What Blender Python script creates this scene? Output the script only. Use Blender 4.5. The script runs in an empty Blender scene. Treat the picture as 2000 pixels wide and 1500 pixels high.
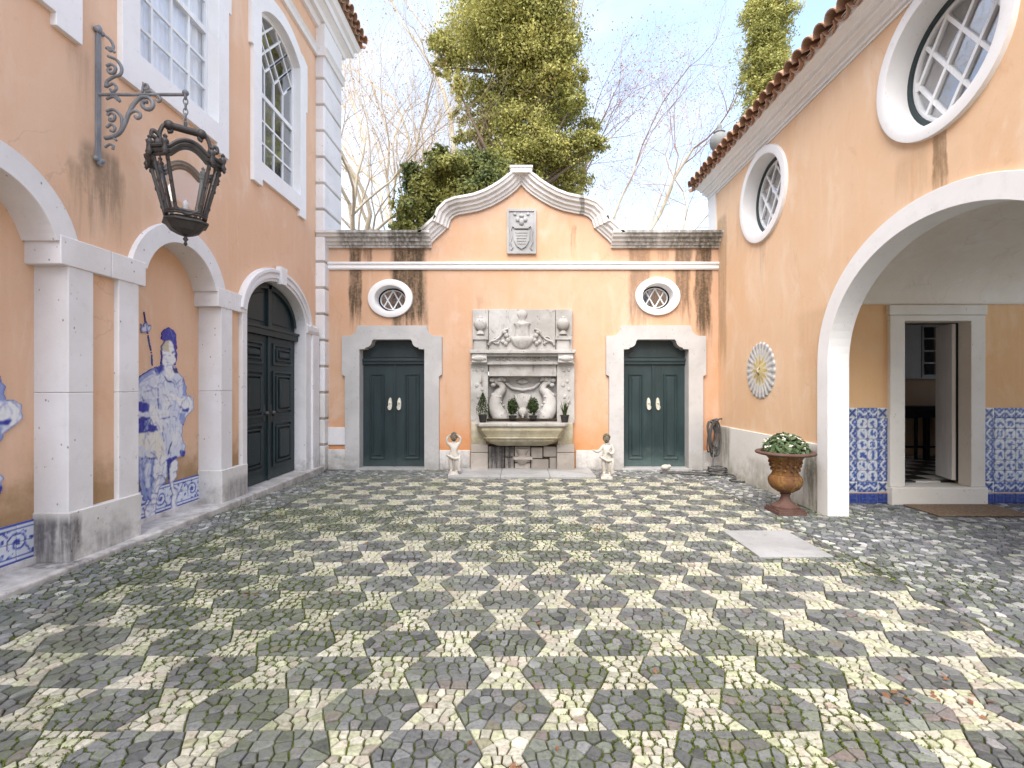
import bpy, bmesh, math, random
import numpy as np
from mathutils import Vector, Matrix
from mathutils.geometry import tessellate_polygon
R = math.radians
SC = bpy.context.scene
COL = SC.collection
rnd = random.Random(7)

# ---------------------------------------------------------------- camera, sky, sun, exposure
cam_d = bpy.data.cameras.new('camera')
cam = bpy.data.objects.new('camera', cam_d); COL.objects.link(cam); SC.camera = cam
cam.location = (0, 0, 1.5); cam.rotation_euler = (R(90), 0, 0)
cam_d.sensor_width = 36.0; cam_d.lens = 950 / 2000 * 36.0
cam_d.shift_x = -15 / 2000; cam_d.shift_y = 7 / 2000
cam_d.clip_start = 0.05; cam_d.clip_end = 3000

SUN_EL, SUN_AZ = 50.0, 72.0            # elevation; degrees the veiled sun has swung from the left towards behind the viewer
sun_dir = Vector((-math.cos(R(SUN_AZ)) * math.cos(R(SUN_EL)), -math.sin(R(SUN_AZ)) * math.cos(R(SUN_EL)), math.sin(R(SUN_EL))))
sd = bpy.data.lights.new('sun', 'SUN'); sd.energy = 1.2; sd.angle = R(55); sd.color = (1.0, 0.95, 0.87)
so = bpy.data.objects.new('sun', sd); COL.objects.link(so)
so.rotation_euler = (-sun_dir).to_track_quat('-Z', 'Y').to_euler(); so.location = (-30, -10, 30)

w = bpy.data.worlds.new('World'); SC.world = w; w.use_nodes = True
wn = w.node_tree; wn.nodes.clear()
o_ = wn.nodes.new('ShaderNodeOutputWorld'); bg = wn.nodes.new('ShaderNodeBackground')
sky = wn.nodes.new('ShaderNodeTexSky'); sky.sky_type = 'NISHITA'; sky.sun_disc = False
sky.sun_elevation = R(SUN_EL); sky.sun_rotation = math.atan2(sun_dir.x, sun_dir.y)
sky.air_density = 1.0; sky.dust_density = 1.5; sky.ozone_density = 1.0
tc = wn.nodes.new('ShaderNodeTexCoord'); mp = wn.nodes.new('ShaderNodeMapping'); mp.inputs['Scale'].default_value = (1.0, 1.0, 2.2)
mp.inputs['Location'].default_value = (0.35, 0.1, 0.0)
nz = wn.nodes.new('ShaderNodeTexNoise'); nz.inputs['Scale'].default_value = 1.7; nz.inputs['Detail'].default_value = 7; nz.inputs['Roughness'].default_value = 0.55
rp = wn.nodes.new('ShaderNodeValToRGB'); rp.color_ramp.elements[0].position = 0.36; rp.color_ramp.elements[1].position = 0.70
rp.color_ramp.elements[0].color = (0.15, 0.15, 0.15, 1); rp.color_ramp.elements[1].color = (0.92, 0.92, 0.92, 1)
mx = wn.nodes.new('ShaderNodeMix'); mx.data_type = 'RGBA'
mx.inputs['B'].default_value = (2.55, 2.7, 3.0, 1)
wn.links.new(tc.outputs['Generated'], mp.inputs['Vector']); wn.links.new(mp.outputs['Vector'], nz.inputs['Vector'])
wn.links.new(nz.outputs['Fac'], rp.inputs['Fac']); wn.links.new(rp.outputs['Color'], mx.inputs['Factor'])
wn.links.new(sky.outputs['Color'], mx.inputs['A']); wn.links.new(mx.outputs['Result'], bg.inputs['Color'])
bg.inputs['Strength'].default_value = 0.10
wn.links.new(bg.outputs['Background'], o_.inputs['Surface'])

vs = SC.view_settings
vs.view_transform = 'Standard'; vs.look = 'None'; vs.exposure = 2.48; vs.gamma = 1.0; vs.use_curve_mapping = False
SC.cycles.max_bounces = 8; SC.cycles.diffuse_bounces = 5; SC.cycles.transparent_max_bounces = 12
SC.cycles.use_denoising = True; SC.cycles.sample_clamp_indirect = 8.0
SC.cycles.caustics_reflective = False; SC.cycles.caustics_refractive = False

# ---------------------------------------------------------------- materials
class NT:
    """small wrapper for wiring a material"""
    def __init__(s, name):
        s.m = bpy.data.materials.new(name); s.m.use_nodes = True
        s.t = s.m.node_tree; s.t.nodes.clear()
        s.out = s.t.nodes.new('ShaderNodeOutputMaterial')
        s.b = s.t.nodes.new('ShaderNodeBsdfPrincipled')
        s.t.links.new(s.b.outputs[0], s.out.inputs[0]); s._pos = None
    def link(s, a, b): s.t.links.new(a, b)
    def setin(s, sock, v):
        if hasattr(v, 'is_output'): s.link(v, sock)
        elif isinstance(v, (tuple, list)) and len(v) == 3 and sock.type == 'RGBA': sock.default_value = (*v, 1)
        else: sock.default_value = v
    def pos(s, kind='world'):
        if kind == 'world':
            if not s._pos: s._pos = s.t.nodes.new('ShaderNodeNewGeometry').outputs['Position']
            return s._pos
        return s.t.nodes.new('ShaderNodeTexCoord').outputs['Object']
    def xyz(s, v):
        n = s.t.nodes.new('ShaderNodeSeparateXYZ'); s.link(v, n.inputs[0]); return n.outputs
    def m_(s, op, a, b=0.0, c=0.0, clamp=False):
        n = s.t.nodes.new('ShaderNodeMath'); n.operation = op; n.use_clamp = clamp
        s.setin(n.inputs[0], a); s.setin(n.inputs[1], b)
        if op in ('MULTIPLY_ADD', 'SMOOTH_MIN'): s.setin(n.inputs[2], c)
        return n.outputs[0]
    def scale(s, v, sc):
        n = s.t.nodes.new('ShaderNodeMapping'); s.link(v, n.inputs['Vector']); n.inputs['Scale'].default_value = sc; return n.outputs[0]
    def noise(s, v, scale=5, detail=4, rough=0.55, dist=0.0):
        n = s.t.nodes.new('ShaderNodeTexNoise'); s.link(v, n.inputs['Vector'])
        n.inputs['Scale'].default_value = scale; n.inputs['Detail'].default_value = detail
        n.inputs['Roughness'].default_value = rough; n.inputs['Distortion'].default_value = dist
        return n.outputs['Fac']
    def voro(s, v, scale=5, feature='F1'):
        n = s.t.nodes.new('ShaderNodeTexVoronoi'); n.feature = feature; s.link(v, n.inputs['Vector']); n.inputs['Scale'].default_value = scale
        return n.outputs['Distance']
    def ss(s, x, lo, hi):
        n = s.t.nodes.new('ShaderNodeMapRange'); n.interpolation_type = 'SMOOTHSTEP'
        s.setin(n.inputs['Value'], x); n.inputs['From Min'].default_value = lo; n.inputs['From Max'].default_value = hi
        return n.outputs['Result']
    def mix(s, f, a, b, mode='MIX'):
        n = s.t.nodes.new('ShaderNodeMix'); n.data_type = 'RGBA'; n.blend_type = mode
        s.setin(n.inputs['Factor'], f)
        for key, v in (('A', a), ('B', b)):
            sock = [i for i in n.inputs if i.name == key and i.type == 'RGBA'][0]; s.setin(sock, v)
        return [o for o in n.outputs if o.type == 'RGBA'][0]
    def attr(s, name):
        n = s.t.nodes.new('ShaderNodeAttribute'); n.attribute_name = name; return n.outputs['Color']
    def bump(s, h, strength=0.3, dist=0.01):
        n = s.t.nodes.new('ShaderNodeBump'); s.link(h, n.inputs['Height'])
        n.inputs['Strength'].default_value = strength; n.inputs['Distance'].default_value = dist
        s.link(n.outputs[0], s.b.inputs['Normal'])
    def fin(s, col, rough=0.8, spec=0.3, metal=0.0):
        s.setin(s.b.inputs['Base Color'], col); s.setin(s.b.inputs['Roughness'], rough)
        s.b.inputs['Specular IOR Level'].default_value = spec; s.b.inputs['Metallic'].default_value = metal
        return s.m

def stain_mask(n, axis, stains):
    """rain streaks at their own places on a wall: (centre, half width, top, bottom, strength)"""
    p = n.pos(); x = n.xyz(p); u = x['X' if axis == 'X' else 'Y']; v = x['Z']
    wob = n.noise(n.scale(p, (1, 1, 0.45)), 3.2, 4, 0.6)
    st = n.noise(n.scale(p, (1, 1, 0.10)), 17, 4, 0.65)
    gr = n.noise(p, 26, 3, 0.6)
    u2 = n.m_('MULTIPLY_ADD', n.m_('SUBTRACT', wob, 0.5), 0.24, u)
    v2 = n.m_('MULTIPLY_ADD', n.m_('SUBTRACT', st, 0.5), 1.1, v)
    tot = None
    for (uc, hw, vt, vb, s) in stains:
        du = n.m_('ABSOLUTE', n.m_('SUBTRACT', u2, uc))
        a = n.ss(du, hw * 1.05, hw * 0.66)
        b = n.m_('MULTIPLY', n.ss(v2, vb - 0.25, vb + 0.4), n.ss(v, vt + 0.02, vt - 0.1))
        t = n.m_('MULTIPLY', n.m_('MULTIPLY', a, b), s)
        tot = t if tot is None else n.m_('MAXIMUM', tot, t)
    k = n.ss(n.m_('ADD', n.m_('MULTIPLY', st, 0.75), n.m_('MULTIPLY', gr, 0.4)), 0.34, 0.70)
    return n.m_('MULTIPLY', tot, n.m_('MULTIPLY_ADD', k, 0.50, 0.50))

def plaster(name, c1, c2, c3, axis='X', stains=None, scol=(0.075, 0.055, 0.035), low=None, obj=False):
    n = NT(name); p = n.pos()
    big = n.noise(p, 0.9, 5, 0.6, 0.4); mid = n.noise(n.scale(p, (1, 1, 0.35)), 3.5, 5, 0.62); fine = n.noise(p, 46, 4, 0.65)
    col = n.mix(n.ss(big, 0.32, 0.70), c1, c2)
    col = n.mix(n.m_('MULTIPLY', n.ss(mid, 0.50, 0.80), 0.6), col, c3)
    col = n.mix(n.m_('MULTIPLY', n.ss(n.noise(n.scale(p, (1, 1, 0.07)), 9, 4, 0.6), 0.50, 0.78), 0.24), col, tuple(x * 1.18 for x in c2))
    col = n.mix(n.m_('MULTIPLY', n.ss(fine, 0.55, 0.8), 0.16), col, tuple(x * 0.62 for x in c1))
    col = n.mix(n.m_('MULTIPLY', n.ss(n.noise(p, 9, 5, 0.7), 0.60, 0.80), 0.32), col, tuple(x * 0.70 for x in c1))
    col = n.mix(n.m_('MULTIPLY', n.ss(n.noise(n.scale(p, (1.3, 1.3, 0.6)), 1.7, 6, 0.65, 0.6), 0.52, 0.72), 0.5), col, tuple(min(.8, x * k) for x, k in zip(c2, (1.08, 1.22, 1.38))))
    col = n.mix(n.m_('MULTIPLY', n.ss(n.noise(n.scale(p, (1, 1, 0.5)), 2.6, 6, 0.7, 0.8), 0.58, 0.74), 0.30), col, (c3[0] * .80, c3[1] * .70, c3[2] * .62))
    wv_ = n.t.nodes.new('ShaderNodeVectorMath'); wv_.operation = 'MULTIPLY_ADD'; nzc = n.t.nodes.new('ShaderNodeTexNoise'); n.link(p, nzc.inputs['Vector']); nzc.inputs['Scale'].default_value = 2.4; nzc.inputs['Detail'].default_value = 6
    n.link(nzc.outputs['Color'], wv_.inputs[0]); wv_.inputs[1].default_value = (.5, .5, .5); n.link(n.scale(p, (1, 1, .55)), wv_.inputs[2])
    crack = n.m_('MULTIPLY', n.ss(n.voro(wv_.outputs[0], 1.1, 'DISTANCE_TO_EDGE'), 0.009, 0.002), n.ss(n.noise(p, 0.8, 3), 0.50, 0.60))
    col = n.mix(n.m_('MULTIPLY', crack, 0.16), col, tuple(x * 0.35 for x in c1))
    if low:
        for (z0, z1, lc, s) in low:     # damp mottling with a ragged upper edge
            zz = n.xyz(p)['Z']; e = n.m_('MULTIPLY_ADD', n.m_('SUBTRACT', n.noise(p, 3.0, 5, 0.65), 0.5), 0.9, zz)
            col = n.mix(n.m_('MULTIPLY', n.ss(e, z1, z0), s), col, lc)
    if stains:
        col = n.mix(stain_mask(n, axis, stains), col, scol)
    n.bump(n.m_('ADD', n.m_('MULTIPLY', fine, 0.35), n.noise(p, 6, 4, 0.6)), 0.35, 0.012)
    return n.fin(col, 0.9, 0.15)

def stone(name, c1, c2, spot=(0.12, 0.11, 0.10), spots=0.5, axis='X', stains=None, scol=(0.06, 0.055, 0.045), low=None, kind='world', bump=0.3, rough=0.75, grime=None):
    n = NT(name); p = n.pos(kind)
    big = n.noise(p, 1.4, 5, 0.6, 0.3); mid = n.noise(p, 8, 5, 0.65); fine = n.noise(p, 60, 3, 0.6)
    col = n.mix(n.ss(big, 0.35, 0.68), c1, c2)
    col = n.mix(n.m_('MULTIPLY', n.ss(mid, 0.52, 0.78), 0.35), col, tuple(x * 0.80 for x in c1))
    pit = n.m_('MULTIPLY', n.ss(n.voro(n.scale(p, (1, 1, 0.7)), 17), 0.17, 0.06), n.ss(n.noise(p, 5, 3), 0.46, 0.58))
    col = n.mix(n.m_('MULTIPLY', pit, spots), col, spot)
    col = n.mix(n.m_('MULTIPLY', n.ss(fine, 0.56, 0.8), 0.2), col, tuple(x * 0.7 for x in c1))
    if grime: col = n.mix(n.m_('MULTIPLY', n.ss(n.noise(n.scale(p, (1, 1, 0.6)), 7, 7, 0.72, 0.7), 0.54, 0.70), 0.75), col, grime)
    if low:
        for (z0, z1, lc, s) in low:
            zz = n.xyz(p)['Z']; e = n.m_('MULTIPLY_ADD', n.m_('SUBTRACT', n.noise(p, 6.0, 6, 0.7), 0.5), 1.3, zz)
            col = n.mix(n.m_('MULTIPLY', n.ss(e, z1, z0), s), col, lc)
    if stains: col = n.mix(stain_mask(n, axis, stains), col, scol)
    n.bump(n.m_('SUBTRACT', n.m_('ADD', n.m_('MULTIPLY', fine, 0.3), mid), n.m_('MULTIPLY', pit, 1.5)), bump, 0.008)
    return n.fin(col, rough, 0.3)

def paint(name, c1, c2, rough=0.45, spec=0.5, sc=6, low=None, kind='world', wear=None):
    n = NT(name); p = n.pos(kind)
    a = n.noise(n.scale(p, (1, 1, 0.3)), sc, 5, 0.6); f = n.noise(n.scale(p, (1, 1, 0.06)), 60, 3, 0.6)
    col = n.mix(n.ss(a, 0.35, 0.7), c1, c2)
    col = n.mix(n.m_('MULTIPLY', n.ss(f, 0.5, 0.8), 0.3), col, tuple(x * 1.5 for x in c2))
    if wear: col = n.mix(n.m_('MULTIPLY', n.ss(n.noise(p, 14, 6, 0.7), 0.60, 0.74), 0.7), col, wear)
    if low:
        for (z0, z1, lc, s) in low:
            e = n.m_('MULTIPLY_ADD', n.m_('SUBTRACT', n.noise(p, 7.0, 6, 0.7), 0.5), 0.5, n.xyz(p)['Z'])
            col = n.mix(n.m_('MULTIPLY', n.ss(e, z1, z0), s), col, lc)
    n.bump(n.m_('ADD', f, a), 0.15, 0.004)
    return n.fin(col, n.m_('MULTIPLY_ADD', a, 0.3, rough - 0.12), spec)

def attr_mat(name, rough=0.3, spec=0.5, bump=None):
    n = NT(name); c = n.attr('Col'); p = n.pos()
    c2 = n.mix(n.m_('MULTIPLY', n.ss(n.noise(p, 30, 4, 0.6), 0.5, 0.8), 0.25), c, (0.35, 0.36, 0.42))
    if bump: n.bump(n.noise(p, 40, 3), bump, 0.004)
    return n.fin(c2, rough, spec)

M = {}
M['villa'] = plaster('plaster_peach', (0.67, 0.43, 0.285), (0.70, 0.48, 0.34), (0.69, 0.415, 0.25), 'Y',
    stains=[(4.26, 0.22, 3.62, 3.0, 0.62), (4.03, 0.14, 4.35, 4.0, 0.22), (4.05, 0.12, 3.4, 3.0, 0.4), (4.43, 0.10, 3.5, 3.05, 0.45)], scol=(0.13, 0.105, 0.07),
    low=[(0.45, 1.0, (0.24, 0.15, 0.055), 0.75)])
M['back'] = plaster('plaster_salmon', (0.56, 0.345, 0.22), (0.585, 0.39, 0.275), (0.57, 0.315, 0.165), 'X',
    stains=[(-2.03, 0.36, 4.1, 2.55, 1.0), (-3.0, 0.15, 4.1, 2.75, 0.95), (-2.76, 0.10, 4.1, 3.72, 0.7), (-1.66, 0.07, 4.1, 3.95, 0.6),
            (2.18, 0.22, 4.1, 2.75, 0.55), (2.98, 0.17, 4.1, 2.9, 0.75), (3.36, 0.17, 4.1, 2.45, 0.95), (2.6, 0.12, 4.1, 3.75, 0.4), (1.0, 0.05, 4.5, 4.15, 0.5), (-0.75, 0.06, 3.2, 2.75, 0.2)],
    low=[(0.15, 1.15, (0.62, 0.22, 0.055), 0.7), (-0.1, 0.55, (0.18, 0.11, 0.05), 0.5)])
M['gate'] = plaster('plaster_apricot', (0.70, 0.465, 0.29), (0.73, 0.52, 0.355), (0.70, 0.43, 0.245), 'Y',
    stains=[(4.19, 0.07, 3.74, 3.15, 0.75), (7.25, 0.10, 3.72, 3.2, 0.25), (8.72, 0.20, 4.6, 2.0, 0.42), (4.5, 0.22, 3.7, 3.3, 0.22), (7.9, 0.3, 4.6, 3.9, 0.15), (5.9, 0.5, 2.5, 1.2, 0.12)], scol=(0.16, 0.10, 0.05))
M['porch'] = plaster('plaster_ochre', (0.69, 0.42, 0.215), (0.71, 0.47, 0.27), (0.66, 0.36, 0.13), 'X')
M['vault'] = plaster('vault_limewash', (0.72, 0.68, 0.61), (0.76, 0.72, 0.66), (0.66, 0.61, 0.53))
M['white'] = stone('white_limestone', (0.66, 0.645, 0.65), (0.74, 0.73, 0.745), spots=0.75, low=[(-0.25, 0.42, (0.25, 0.23, 0.21), 0.75)])
M['trim'] = stone('white_painted_stone', (0.74, 0.73, 0.73), (0.78, 0.775, 0.78), spots=0.22, bump=0.15)
M['plinth'] = stone('stained_limestone', (0.60, 0.58, 0.56), (0.70, 0.68, 0.66), spots=0.8, axis='Y', stains=[(3.86, 0.13, 0.5, 0.0, 0.9), (4.3, 0.2, 0.3, 0.0, 0.5), (6.2, 0.3, 0.4, 0.0, 0.5)], scol=(0.08, 0.075, 0.08), low=[(-0.35, 0.5, (0.20, 0.18, 0.16), 0.9)])
M['dado'] = stone('lime_dado', (0.68, 0.665, 0.63), (0.74, 0.73, 0.70), spots=0.3, axis='Y', stains=[(6.03, 0.16, 0.80, 0.1, 0.85), (8.6, 0.28, 0.85, 0.2, 0.7), (7.3, 0.4, 0.45, 0.0, 0.3)], scol=(0.11, 0.105, 0.065), low=[(-0.3, 0.4, (0.28, 0.25, 0.17), 0.8)])
M['cornice'] = stone('weathered_cornice', (0.60, 0.585, 0.565), (0.70, 0.69, 0.68), spots=0.35, axis='X',
    stains=[(-2.03, 0.42, 4.6, 3.9, 0.95), (-3.0, 0.30, 4.6, 3.9, 0.8), (-2.6, 0.25, 4.6, 4.0, 0.7), (2.2, 0.35, 4.6, 3.9, 0.75), (3.0, 0.35, 4.6, 3.9, 0.85), (3.4, 0.25, 4.6, 3.8, 0.95), (2.65, 0.15, 4.6, 4.0, 0.7), (1.13, 0.05, 5.2, 4.2, 0.7), (-1.2, 0.12, 5.2, 4.5, 0.25)], scol=(0.10, 0.095, 0.075))
M['frame'] = stone('grey_limestone', (0.42, 0.41, 0.405), (0.51, 0.50, 0.495), spots=0.6, low=[(-0.2, 0.5, (0.24, 0.225, 0.20), 0.6)])
M['fount'] = stone('old_marble', (0.33, 0.315, 0.295), (0.50, 0.49, 0.475), spot=(0.09, 0.08, 0.07), spots=0.8, low=[(0.2, 1.25, (0.30, 0.25, 0.18), 0.55)], bump=0.7, grime=(0.15, 0.13, 0.11))
M['basin'] = stone('algae_stone', (0.46, 0.41, 0.27), (0.55, 0.51, 0.40), spot=(0.05, 0.045, 0.03), spots=0.6, low=[(0.3, 1.0, (0.14, 0.115, 0.07), 0.6)], bump=0.6)
M['block'] = stone('rubble_block', (0.30, 0.27, 0.24), (0.44, 0.40, 0.36), spots=0.7, axis='X', stains=[(-0.33, 0.26, 0.8, -0.2, 0.95)], scol=(0.035, 0.035, 0.04), bump=0.8)
M['slab'] = stone('grey_slab', (0.30, 0.30, 0.295), (0.40, 0.40, 0.405), spots=0.6, low=None, grime=(0.22, 0.215, 0.19))
M['porchstone'] = stone('cream_stone', (0.66, 0.63, 0.57), (0.72, 0.70, 0.65), spots=0.4)
M['statue'] = stone('cast_stone', (0.50, 0.465, 0.415), (0.60, 0.565, 0.52), spot=(0.10, 0.10, 0.06), spots=0.6, kind='obj', low=None, bump=0.5)
M['lichen'] = stone('lichen_stone', (0.11, 0.10, 0.07), (0.20, 0.165, 0.12), spots=0.6, kind='obj', bump=0.8)
M['finial'] = stone('grey_finial', (0.17, 0.18, 0.175), (0.26, 0.27, 0.265), spots=0.7, kind='obj')
M['green'] = paint('green_door_paint', (0.009, 0.020, 0.024), (0.014, 0.029, 0.034), 0.45, 0.5, low=[(-0.08, 0.35, (0.06, 0.085, 0.08), 0.65)], wear=(0.024, 0.040, 0.044))
M['green2'] = paint('green_door_paint_worn', (0.010, 0.025, 0.028), (0.017, 0.037, 0.040), 0.45, 0.5, low=[(-0.05, 0.45, (0.085, 0.125, 0.12), 0.85)], wear=(0.035, 0.06, 0.06))
M['iron'] = paint('wrought_iron', (0.055, 0.05, 0.05), (0.10, 0.095, 0.095), 0.55, 0.5, sc=20, wear=(0.17, 0.165, 0.17))
M['irongrey'] = paint('grey_painted_iron', (0.15, 0.16, 0.18), (0.24, 0.25, 0.27), 0.55, 0.4, sc=14, wear=(0.06, 0.05, 0.05))
M['bronze'] = paint('lantern_bronze', (0.022, 0.019, 0.018), (0.045, 0.040, 0.038), 0.5, 0.6, sc=18, wear=(0.075, 0.075, 0.066))
M['woodw'] = paint('white_window_paint', (0.70, 0.71, 0.72), (0.78, 0.79, 0.80), 0.4, 0.4)
M['handle'] = paint('pale_metal', (0.50, 0.48, 0.40), (0.66, 0.64, 0.56), 0.35, 0.5, sc=25)
M['dark'] = paint('dark_interior', (0.012, 0.012, 0.014), (0.02, 0.02, 0.022), 0.6, 0.2)
M['room'] = paint('room_wall', (0.42, 0.43, 0.45), (0.46, 0.47, 0.49), 0.7, 0.2)
M['curtain'] = paint('curtain_cloth', (0.82, 0.83, 0.85), (0.85, 0.86, 0.88), 0.9, 0.05, sc=5)
M['leafwhite'] = paint('cream_flower', (0.62, 0.63, 0.52), (0.72, 0.73, 0.66), 0.6, 0.2, kind='obj')
M['pot'] = paint('black_plastic_pot', (0.02, 0.02, 0.02), (0.035, 0.033, 0.032), 0.5, 0.4)
M['hose'] = paint('grey_rubber_hose', (0.055, 0.055, 0.055), (0.12, 0.115, 0.11), 0.55, 0.4, sc=15)
M['soil'] = paint('soil', (0.03, 0.022, 0.015), (0.05, 0.04, 0.03), 0.9, 0.1, sc=30)
M['mat'] = paint('coir', (0.15, 0.105, 0.07), (0.24, 0.18, 0.13), 0.95, 0.05, sc=40)
M['candle'] = paint('candle_wax', (0.74, 0.76, 0.80), (0.8, 0.82, 0.86), 0.5, 0.3)
n = NT('rust_iron'); p = n.pos('obj')
c = n.mix(n.ss(n.noise(p, 5, 6, 0.65, 0.5), 0.38, 0.62), (0.13, 0.065, 0.034), (0.215, 0.10, 0.036))
c = n.mix(n.m_('MULTIPLY', n.ss(n.noise(n.scale(p, (1, 1, 0.4)), 13, 6, 0.7), 0.52, 0.66), 0.75), c, (0.34, 0.20, 0.055))
c = n.mix(n.m_('MULTIPLY', n.ss(n.noise(p, 20, 6, 0.75), 0.56, 0.68), 0.85), c, (0.06, 0.03, 0.02))
n.bump(n.noise(p, 35, 5, 0.7), 0.6, 0.006); M['rust'] = n.fin(c, 0.8, 0.25)
n = NT('pink_rust'); p = n.pos('obj')
c = n.mix(n.ss(n.noise(p, 9, 6, 0.65), 0.38, 0.65), (0.135, 0.080, 0.066), (0.105, 0.058, 0.046))
c = n.mix(n.m_('MULTIPLY', n.ss(n.noise(p, 24, 5, 0.7), 0.54, 0.68), 0.8), c, (0.12, 0.055, 0.035))
n.bump(n.noise(p, 35, 5, 0.7), 0.6, 0.006); M['rust2'] = n.fin(c, 0.85, 0.2)
n = NT('roof_clay'); p = n.pos()
c = n.mix(n.ss(n.noise(p, 4, 6, 0.65), 0.35, 0.7), (0.38, 0.205, 0.13), (0.35, 0.235, 0.165))
c = n.mix(n.m_('MULTIPLY', n.ss(n.noise(p, 11, 6, 0.7), 0.52, 0.7), 0.65), c, (0.42, 0.36, 0.29))
c = n.mix(n.m_('MULTIPLY', n.ss(n.noise(p, 30, 5, 0.7), 0.56, 0.7), 0.6), c, (0.10, 0.06, 0.04))
n.bump(n.noise(p, 30, 5), 0.5, 0.006); M['clay'] = n.fin(c, 0.85, 0.15)
M['azulejo'] = attr_mat('glazed_azulejo', 0.28, 0.5)
M['glazedplate'] = attr_mat('glazed_ceramic', 0.4, 0.5, 0.4)

def glass(name, refl, tint=0.75):
    n = NT(name); t = n.t
    tr = t.nodes.new('ShaderNodeBsdfTransparent'); tr.inputs[0].default_value = (tint, tint * 1.01, tint * 1.02, 1)
    gl = t.nodes.new('ShaderNodeBsdfGlossy'); gl.inputs['Roughness'].default_value = 0.03; gl.inputs['Color'].default_value = (0.9, 0.92, 0.95, 1)
    fr = t.nodes.new('ShaderNodeLayerWeight'); fr.inputs['Blend'].default_value = 0.5
    bp = t.nodes.new('ShaderNodeBump'); bp.inputs['Strength'].default_value = 0.25; bp.inputs['Distance'].default_value = 0.01
    t.links.new(n.noise(n.pos(), 4.5, 2, 0.5), bp.inputs['Height']); t.links.new(bp.outputs[0], gl.inputs['Normal'])
    f = n.m_('ADD', n.m_('MULTIPLY', n.m_('POWER', fr.outputs['Facing'], 4.0), 0.6), refl, clamp=True)
    mxs = t.nodes.new('ShaderNodeMixShader'); t.links.new(f, mxs.inputs[0]); t.links.new(tr.outputs[0], mxs.inputs[1]); t.links.new(gl.outputs[0], mxs.inputs[2])
    t.links.new(mxs.outputs[0], n.out.inputs[0]); return n.m
M['glass'] = glass('window_glass', 0.24, 0.92); M['clear'] = glass('clear_window_glass', 0.02, 0.97)
M['lglass'] = glass('old_lantern_glass', 0.10, 0.88)

def leaf_mat(name, c1, c2, c3, scale=3.0, trans=0.3, kind='world'):
    n = NT(name); p = n.pos(kind)
    col = n.mix(n.ss(n.noise(p, scale, 4, 0.6), 0.35, 0.65), c1, c2)
    col = n.mix(n.ss(n.noise(p, scale * 9, 3, 0.6), 0.45, 0.75), col, c3)
    n.fin(col, 0.55, 0.3)
    tl = n.t.nodes.new('ShaderNodeBsdfTranslucent'); n.link(col, tl.inputs[0])
    mxs = n.t.nodes.new('ShaderNodeMixShader'); mxs.inputs[0].default_value = trans
    n.link(n.b.outputs[0], mxs.inputs[1]); n.link(tl.outputs[0], mxs.inputs[2]); n.link(mxs.outputs[0], n.out.inputs[0]); return n.m
M['yew'] = leaf_mat('yew_leaf', (0.28, 0.28, 0.07), (0.50, 0.46, 0.14), (0.12, 0.14, 0.05), 0.8)  # direct sun on the crown is put into these bright leaf colours
M['cypress'] = leaf_mat('cypress_leaf', (0.32, 0.32, 0.09), (0.50, 0.47, 0.15), (0.16, 0.18, 0.06), 0.9)  # leaf tones likewise raised to look sunlit
M['ivyleaf'] = leaf_mat('broad_leaf', (0.10, 0.13, 0.045), (0.33, 0.32, 0.085), (0.05, 0.075, 0.03), 0.9)
M['potleaf'] = leaf_mat('pot_plant_leaf', (0.030, 0.055, 0.018), (0.060, 0.090, 0.025), (0.025, 0.04, 0.015), 14, kind='obj')
M['urnleaf'] = leaf_mat('urn_plant_leaf', (0.10, 0.16, 0.07), (0.20, 0.25, 0.13), (0.05, 0.09, 0.04), 14, kind='obj')
M['palebark'] = stone('plane_bark', (0.40, 0.34, 0.25), (0.55, 0.49, 0.38), spot=(0.2, 0.16, 0.11), spots=0.5, bump=0.4)
M['twig'] = paint('pale_twig', (0.40, 0.32, 0.22), (0.52, 0.43, 0.31), 0.9, 0.1)
M['twig2'] = paint('russet_twig', (0.30, 0.20, 0.15), (0.40, 0.27, 0.20), 0.9, 0.1)
M['bark'] = stone('dark_bark', (0.10, 0.075, 0.05), (0.16, 0.12, 0.08), spots=0.3, bump=0.6)
M['dryleaf'] = leaf_mat('dry_leaf', (0.36, 0.21, 0.12), (0.42, 0.27, 0.17), (0.30, 0.17, 0.10), 2.0)

# cobbles and the mossy bed between them
n = NT('cobble_stone'); p = n.pos(); a = n.attr('Col')
f = n.noise(p, 55, 4, 0.65)
c = n.mix(n.m_('MULTIPLY', n.ss(f, 0.42, 0.72), 0.75), a, n.mix(1.0, a, (0.55, 0.55, 0.55), 'MULTIPLY'))
xx = n.xyz(p)
mossn = n.m_('ADD', n.m_('MULTIPLY', n.noise(p, 1.1, 4, 0.6), 0.55), n.m_('MULTIPLY', n.noise(p, 19, 5, 0.7), 0.55))
mk = n.ss(n.m_('ADD', mossn, n.m_('MULTIPLY', xx['X'], -0.018)), 0.52, 0.68)
c = n.mix(n.m_('MULTIPLY', mk, 0.42), c, (0.135, 0.155, 0.080))
c = n.mix(n.m_('MULTIPLY', n.ss(n.noise(p, 2.2, 5, 0.65), 0.56, 0.70), 0.35), c, (0.135, 0.148, 0.115))
n.bump(n.m_('ADD', f, n.m_('MULTIPLY', n.noise(p, 22, 4), 1.6)), 0.8, 0.007); M['cobble'] = n.fin(c, n.m_('MULTIPLY_ADD', f, 0.3, 0.5), 0.35)
n = NT('mossy_joint'); p = n.pos(); f = n.noise(p, 60, 5, 0.7)
c = n.mix(n.ss(n.noise(p, 3.0, 5, 0.65), 0.40, 0.60), (0.048, 0.038, 0.022), (0.12, 0.165, 0.022))
c = n.mix(n.m_('MULTIPLY', n.ss(f, 0.42, 0.66), 0.6), c, (0.035, 0.030, 0.016))
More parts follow.
